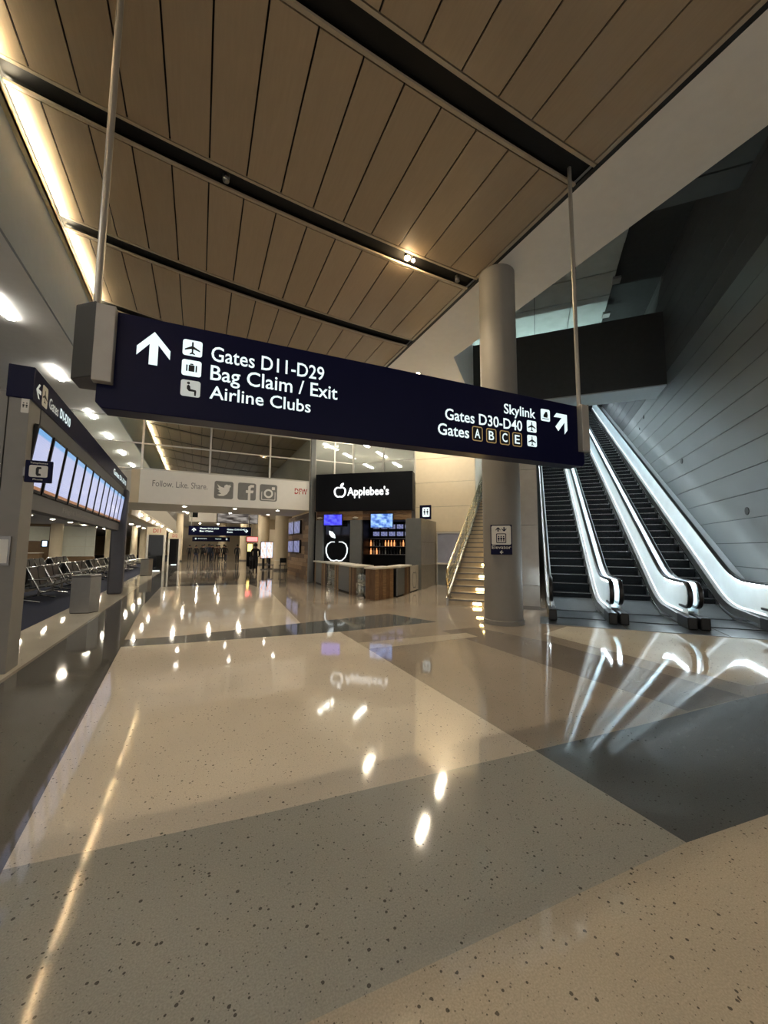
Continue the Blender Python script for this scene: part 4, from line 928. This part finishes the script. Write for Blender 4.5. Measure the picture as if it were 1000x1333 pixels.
dk = thing('gate_desk', 'brown gate desk with a white screen before the brown wall', 'desk', (-10.2, 33.3, 0)); part_box('body', 'brown_wall', dk, -1.3, .6, 0, .7, 0, 1.05); part_box('top', 'counter_stone', dk, -1.35, .65, -.05, .75, 1.05, 1.09); part_box('monitor', 'sign_white_dim', dk, -.55, -.25, .1, .14, 1.09, 1.4)
for i, (x, y, r_) in enumerate([(-9.0, 34.3, .35), (-6.6, 38, .25), (-7.0, 42, .33), (-5.9, 46, .3), (-5.4, 50, .3), (-4.6, 36.0, .22), (-4.6, 41.0, .25)]):
    t = thing('lounge_column', 'round cream column in the gate lounge, %s' % ['beside the white board', 'first right of the white board', 'second right of the white board', 'third right of the white board', 'fourth right of the white board', 'first beyond the gantry post', 'second beyond the gantry post'][i], 'column', (x, y, 0), 0, 'cream columns of the gate lounge')
    obj('shaft', MB().lathe([(r_, .1), (r_, 3.1)], 24), 'cream_panel', t, True); obj('base', MB().lathe([(r_+.02, 0), (r_+.02, .1)], 24), 'steel_dark', t, True)
dl0 = None; nd = 0
for x in (-7.7, -4.3, -11.5):
    for k in range(8):
        y = 18.2+k*3.4
        lb = 'round downlight in the lounge ceiling, %s row, %s from the viewer' % ({-7.7: 'middle', -4.3: 'concourse side', -11.5: 'outer'}[x], ['first', 'second', 'third', 'fourth', 'fifth', 'sixth', 'seventh', 'eighth'][k])
        if dl0 is None:
            dl0 = thing('downlight', lb, 'lamp', (x, y, 3.1), 0, 'downlights of the gate lounge')
            obj('ring', MB().lathe([(.16, 0), (.16, -.012), (.13, -.014)], 20), 'aluminium', dl0); obj('lens', MB().lathe([(.13, -.012), (.09, -.02)], 20), 'lounge_lens', dl0)
        else: dup(dl0, (x, y, 3.1), 0, lb)

# ================================================================== FAR CONCOURSE
def portal(x0, x1, y, h, txt, label):
    t = thing('gate_portal', label, 'gate door', (x0, y, 0), 0, 'gate portals along the far concourse'); w_ = x1-x0
    part_box('door', 'dark_glass', t, .06, w_-.06, .05, .12, 0, h); part_box('jamb', 'white_paint', t, -.06, .06, 0, .4, 0, h); part_box('jamb', 'white_paint', t, w_-.06, w_+.06, 0, .4, 0, h)
    part_box('header', 'cream_panel', t, -.06, w_+.06, 0, .4, h, h+.5); part_box('threshold', 'sign_white', t, w_*.3, w_*.8, -.02, .05, .0, .05)
    text('lettering', txt, frame((0, -.002, 0), (1, 0, 0)), w_*.3, w_*.75, h+.13, .26, .002, 'icon_red', t, .02)
portal(-2.95, -2.0, 28.6, 2.3, 'D11', 'dark gate door under a pale header reading D11')
portal(-2.3, -1.5, 37.5, 2.2, 'D12', 'smaller dark gate door farther along the concourse')
def far_sign(x0, x1, y, z0, z1, rows, ztop, label):
    t = thing('hanging_sign', label, 'sign', (x0, y, z0), 0, 'far hanging direction signs'); L_ = x1-x0; h = z1-z0
    part_box('sign_body', 'navy', t, 0, L_, 0, .25, 0, h); fr = frame((0, -.002, 0), (1, 0, 0))
    for s, a, b in rows: text('lettering', s, fr, a*L_, a*L_+len(s)*.085, b*h, h*.16, .002, 'sign_white', t, .02)
    obj('arrow', MB().fpoly(fr, T(rot2(ARROW_UP, 0), .3, h*.6, h*.4), 0, .003), 'sign_white', t); obj('arrow', MB().fpoly(fr, T(rot2(ARROW_UP, -math.pi/2), L_-.3, h*.55, h*.4), 0, .003), 'sign_white', t)
    for xx in (.15, L_-.15): obj('rod', MB().tube([(xx, .12, h), (xx, .12, ztop-z0)], .03, 8), 'rod_metal', t, True)
far_sign(-.62, 3.1, 27, 2.28, 2.86, [('Gates D12-D29', .17, .68), ('Bag Claim', .17, .38), ('Gates D30-D40', .60, .62), ('Exit', .60, .32)], 5.0, 'larger far navy sign hanging past the bridge')
far_sign(-.6, 2.8, 42, 2.06, 2.50, [('Restrooms', .15, .55), ('Skylink', .6, .5)], 5.0, 'smaller navy sign hanging behind the larger far sign')
t = thing('hanging_banner', 'pale hanging panel with a dark square beyond the bridge', 'banner', (-.7, 30, 3.3)); part_box('board', 'banner_white', t, 0, 1.75, 0, .08, 0, .75); part_box('print', 'kiosk_black', t, .1, .55, -.004, 0, .3, .65); part_box('rod', 'rod_metal', t, .8, .84, .02, .06, .75, 1.7)
t = thing('hanging_banner', 'hanging panel with a dark photo collage beyond the bridge', 'banner', (1.1, 30, 3.25)); part_box('board', 'kiosk_black', t, 0, 2.8, 0, .08, 0, .8); panel_uv('print', 'collage_print', t, frame((0, -.003, 0), (1, 0, 0)), .03, 2.77, .03, .77, 0); part_box('rod', 'rod_metal', t, 1.4, 1.44, .02, .06, .8, 1.75)
for i, (x, y) in enumerate([(4.1, 28.0), (4.6, 28.6)]):
    t = thing('advert_display', 'lit standing advert display beside the timber wall, %s' % ['left one', 'right one'][i], 'advert display', (x, y, 0), 0, 'standing advert displays')
    part_box('stand', 'black_plastic', t, -.08, .08, 0, .12, .05, .75); part_box('foot', 'steel_dark', t, -.2, .2, -.1, .25, 0, .05); part_box('casing', 'black_plastic', t, -.22, .22, -.04, .1, .75, 1.95); panel_uv('display', 'ad_display', t, frame((0, -.042, 0), (1, 0, 0)), -.19, .19, .8, 1.9, 0)
for i, (x, y, r_) in enumerate([(5.2, 27, .55), (5.2, 36, .5), (-1.9, 46, .35), (4.6, 46, .5), (2.9, 58, .5)]):
    t = thing('concourse_column', 'pale column of the far concourse, %s' % ['right beside the advert displays', 'right behind the advert displays', 'left beyond the gate doors', 'right near the red lamp', 'in the far distance'][i], 'column', (x, y, 0), 0, 'columns of the far concourse')
    obj('shaft', MB().lathe([(r_, .12), (r_, 5.0)], 24), 'cream_panel', t, True); obj('base', MB().lathe([(r_+.03, 0), (r_+.03, .12)], 24), 'steel_dark', t, True)
for i, (x, y, m_, z0, z1, w_) in enumerate([(3.9, 33, 'red_glow', 2.0, 2.35, .8), (3.75, 33, 'yellow_glow', 1.2, 1.8, .35)]):
    t = thing('shop_light', ['red glowing shop sign beyond the far navy sign', 'amber glowing shop display below the red sign'][i], 'shop sign', (x, y, z0)); part_box('lit_face', m_, t, -w_/2, w_/2, 0, .06, 0, z1-z0); part_box('back', 'kiosk_black', t, -w_/2-.05, w_/2+.05, .06, .3, -z0 if i else -.05, z1-z0+.05)
    if i == 0: obj('rod', MB().tube([(0, .15, z1-z0), (0, .15, 5.0-z0)], .03, 8), 'rod_metal', t)
for i, (x, y) in enumerate([(-1.5, 26), (.6, 26), (-1.5, 34), (1.0, 34), (3.2, 34), (-1.2, 44), (1.2, 44), (3.4, 44), (0, 54), (2.5, 54), (0, 64), (2.5, 64)]):
    t = thing('ceiling_lamp', 'linear lamp of the far concourse ceiling, %s along' % ['first', 'second', 'third', 'fourth', 'fifth', 'sixth', 'seventh', 'eighth', 'ninth', 'tenth', 'eleventh', 'twelfth'][i], 'lamp', (x, y, 5.0), 0, 'lamps of the far concourse')
    part_box('housing', 'aluminium', t, -.12, .12, -.9, .9, -.02, 0); part_box('diffuser', 'lamp_warm', t, -.09, .09, -.86, .86, -.04, -.02)
for i in range(9):
    y = 24+i*3.2
    t = thing('edge_lamp', 'small lamp on the cream edge beam, %s from the bridge' % ['first', 'second', 'third', 'fourth', 'fifth', 'sixth', 'seventh', 'eighth', 'ninth'][i], 'lamp', (-2.9, y, 3.2), 0, 'small lamps on the cream edge beam')
    part_box('bracket', 'steel_dark', t, 0, .05, -.06, .06, 0, .1); part_box('lens', 'tube_white', t, .05, .12, -.1, .1, -.03, .06)
# cafe table and chairs by the timber wall
t = thing('cafe_table', 'small white cafe table past the timber wall', 'table', (4.75, 25.2, 0)); obj('top', MB().lathe([(.38, .72), (.38, .75)], 24), 'counter_stone', t); obj('stem', MB().tube([(0, 0, .03), (0, 0, .72)], .03, 8), 'steel_dark', t); obj('foot', MB().lathe([(.22, 0), (.22, .03)], 20), 'steel_dark', t)
def chair(x, y, rz, label):
    t = thing('cafe_chair', label, 'chair', (x, y, 0), rz, 'chairs at the cafe table')
    part_box('seat', 'seat_black', t, -.2, .2, -.2, .2, .43, .46); part_box('backrest', 'seat_black', t, -.2, .2, .17, .2, .6, .9)
    for a in (-.17, .17):
        for b in (-.17, .18): obj('leg', MB().tube([(a, b, 0), (a, b, .43 if b < 0 else .6)], .014, 6), 'chrome_dim', t)
chair(4.1, 25.2, R(90), 'dark cafe chair left of the small white table'); chair(4.75, 24.6, R(180), 'dark cafe chair in front of the small white table')

# ================================================================== PEOPLE
mat('skin', (.38, .22, .15), .5); mat('hair', (.02, .015, .012), .5); mat('cloth_black', (.012, .012, .014), .8); mat('cloth_blue', (.02, .03, .06), .8); mat('cloth_grey', (.10, .10, .11), .8); mat('cloth_brown', (.07, .04, .03), .8); mat('cloth_jean', (.03, .04, .08), .8)
def body_mesh(stride, reach, seated=False):
    # joints: (pos, radius); unit person 1.75 m
    J = [((0, 0, .98), .135), ((0, 0, 1.18), .125), ((0, 0, 1.38), .15), ((0, 0, 1.50), .065), ((0, -.015, 1.57), .06), ((0, -.02, 1.66), .095), ((0, -.01, 1.74), .06)]
    Ed = [(0, 1), (1, 2), (2, 3), (3, 4), (4, 5), (5, 6)]
    def chain(root, pts):
        p = root
        for c, r in pts: J.append((c, r)); Ed.append((p, len(J)-1)); p = len(J)-1
        return p
    for s in (-1, 1):
        f = s*stride
        if seated: chain(0, [((s*.10, -.12, .97), .09), ((s*.11, -.44, .95), .065), ((s*.11, -.47, .53), .042), ((s*.11, -.58, .46), .033)])
        else: chain(0, [((s*.09, -f*.03, .88), .09), ((s*.10, -f*.16, .50), .062), ((s*.10, -f*.24+.05*abs(stride), .10), .042), ((s*.10, -f*.24-.10, .045), .035)])
        if reach: pts = [((s*.19, 0, 1.41), .06), ((s*.23, -.05, 1.14), .047), ((s*.18, -.30, 1.02), .035), ((s*.16, -.38, 1.0), .032), ((s*.15, -.43, .99), .018)]
        else: pts = [((s*.19, 0, 1.41), .06), ((s*.24, .02+f*.06, 1.13), .047), ((s*.25, -.04+f*.14, .87), .035), ((s*.25, -.06+f*.16, .78), .033), ((s*.245, -.07+f*.17, .70), .016)]
        e = chain(2, pts)
        for k, dx in enumerate((-.02, 0, .02)):      # fingers
            c = V(J[e][0]); d = V((dx, -.03 if reach else 0, -.02 if reach else -.055)); J.append((tuple(c+d), .007)); Ed.append((e, len(J)-1))
    if seated: J[:] = [((c[0], c[1], c[2]-.42), r_) for c, r_ in J]
    me = bpy.data.meshes.new('body'); me.from_pydata([j[0] for j in J], Ed, [])
    o = bpy.data.objects.new('body', me); COL.objects.link(o)
    md = o.modifiers.new('skin', 'SKIN'); sk = me.skin_vertices[0].data if me.skin_vertices else None
    if sk is None:
        bpy.context.view_layer.objects.active = o; bpy.ops.object.modifier_remove(modifier='skin'); bpy.ops.object.modifier_add(type='SKIN'); sk = me.skin_vertices[0].data
    for i, (c, r) in enumerate(J): sk[i].radius = (r, r*(.75 if i in (0, 1, 2) else 1)); sk[i].use_root = (i == 0)
    o.modifiers.new('sub', 'SUBSURF').levels = 1
    bpy.context.view_layer.update()
    out = bpy.data.meshes.new_from_object(o.evaluated_get(bpy.context.evaluated_depsgraph_get()))
    bpy.data.objects.remove(o)
    return out
BODY = [body_mesh(.0, False), body_mesh(1.0, False), body_mesh(.8, True), body_mesh(0, True, True)]
HAIR = MB().lathe([(.02, 1.79), (.07, 1.77), (.105, 1.72), (.11, 1.66), (.09, 1.60)], 14)
def person(x, y, rz, pose, top, bottom, label, group='travellers in the far concourse', h=1.0):
    t = thing('person', label, 'person', (x, y, 0), rz, group); t.scale = (h, h, h)
    me = BODY[pose].copy(); dz = .42 if pose == 3 else 0
    for m_ in (top, bottom, 'skin', 'black_plastic'): me.materials.append(MATS[m_])
    for p in me.polygons:
        z = p.center.z+dz; ax = abs(p.center.x)
        armlow = ax > .2 and z < .9 or (p.center.y < -.33 and z > (.9 if not dz else 1.02) and (not dz or ax > .13))
        p.material_index = 2 if (z > 1.49 or armlow) else (3 if z-dz < .09 else (1 if z < 1.02 and ax < .2 else 0)); p.use_smooth = True
    link('body', me, None, t); hr = obj('hair', HAIR, 'hair', t, True); hr.location = (0, .012, -dz)
    fc = obj('eyes', MB().box(-.045, -.02, -.118, -.108, 1.665, 1.68).box(.02, .045, -.118, -.108, 1.665, 1.68), 'black_plastic', t); fc.location.z = -dz
    ns_ = obj('nose', MB().add([(-.014, -.108, 1.63), (.014, -.108, 1.63), (0, -.135, 1.632), (0, -.108, 1.67)], [(0, 1, 2), (0, 2, 3), (1, 3, 2), (0, 3, 1)]), 'skin', t); ns_.location.z = -dz
    return t
person(2.95, 23.3, R(170), 2, 'cloth_black', 'cloth_black', 'person in dark clothes pushing a stroller past the bridge', 'travellers in the far concourse')
s_ = thing('stroller', 'dark folding stroller pushed by the nearest person', 'stroller', (2.98, 24.22, 0), R(170))
obj('seat_shell', MB().ribbon([(-.25, .3), (.1, .28), (.3, .75)], [(-.25, .38), (.05, .36), (.22, .8)], -.2, .2), 'cloth_black', s_)
obj('canopy', MB().ribbon([(.3, .75), (.1, .98), (-.12, .92)], [(.32, .77), (.1, 1.01), (-.14, .94)], -.22, .22), 'cloth_black', s_)
for a in (-.2, .2):
    obj('push_bar', MB().tube([(a, -.3, .1), (a, .2, .65), (a, .42, .98)], .012, 6), 'steel_dark', s_)
    for b in (-.3, .25): w2 = obj('wheel', MB().lathe([(.09, -.02), (.09, .02)], 14), 'rubber', s_); w2.rotation_euler = (0, R(90), 0); w2.location = (a, b, .09)
ppl = [(-.2, 40, 20, 1, 'cloth_black', 'cloth_jean'), (.35, 44, 0, 0, 'cloth_black', 'cloth_black'), (.9, 41, 180, 1, 'cloth_blue', 'cloth_black'), (1.25, 43, 170, 0, 'cloth_black', 'cloth_jean'), (1.6, 40.5, 10, 1, 'cloth_brown', 'cloth_black'), (1.95, 44, 30, 0, 'cloth_grey', 'cloth_black'),
       (2.3, 42, 190, 1, 'cloth_black', 'cloth_black'), (2.7, 46, 0, 0, 'cloth_black', 'cloth_jean'), (-.9, 48, 180, 1, 'cloth_black', 'cloth_black'), (.6, 50, 0, 1, 'cloth_grey', 'cloth_black'), (1.4, 52, 180, 0, 'cloth_blue', 'cloth_black'), (3.3, 39, 160, 0, 'cloth_black', 'cloth_black')]
ordp = ['leftmost of the group', 'second from the left', 'striding near the middle', 'standing near the middle', 'in a brown top', 'in a grey top', 'walking right of the middle', 'standing at the back right', 'far left in the distance', 'in a grey top in the distance', 'in a blue top in the distance', 'rightmost, below the red sign']
for q, lb in zip(ppl, ordp): person(q[0], q[1], R(q[2]), q[3], q[4], q[5], 'distant traveller under the far signs, %s' % lb, h=.94+.08*random.random())
for i, (x, y, rz, m_) in enumerate([(-6.53, 18.2+.97, 90, 'cloth_grey'), (-7.27, 14.6+1.59, -90, 'cloth_brown'), (-9.23, 19.5+.97, 90, 'cloth_black')]):
    person(x, y, R(rz), 3, m_, 'cloth_black', 'person seated on a lounge bench, %s' % ['in a grey top', 'in a brown top facing away', 'in a black top farther left'][i], 'people in the gate lounge')
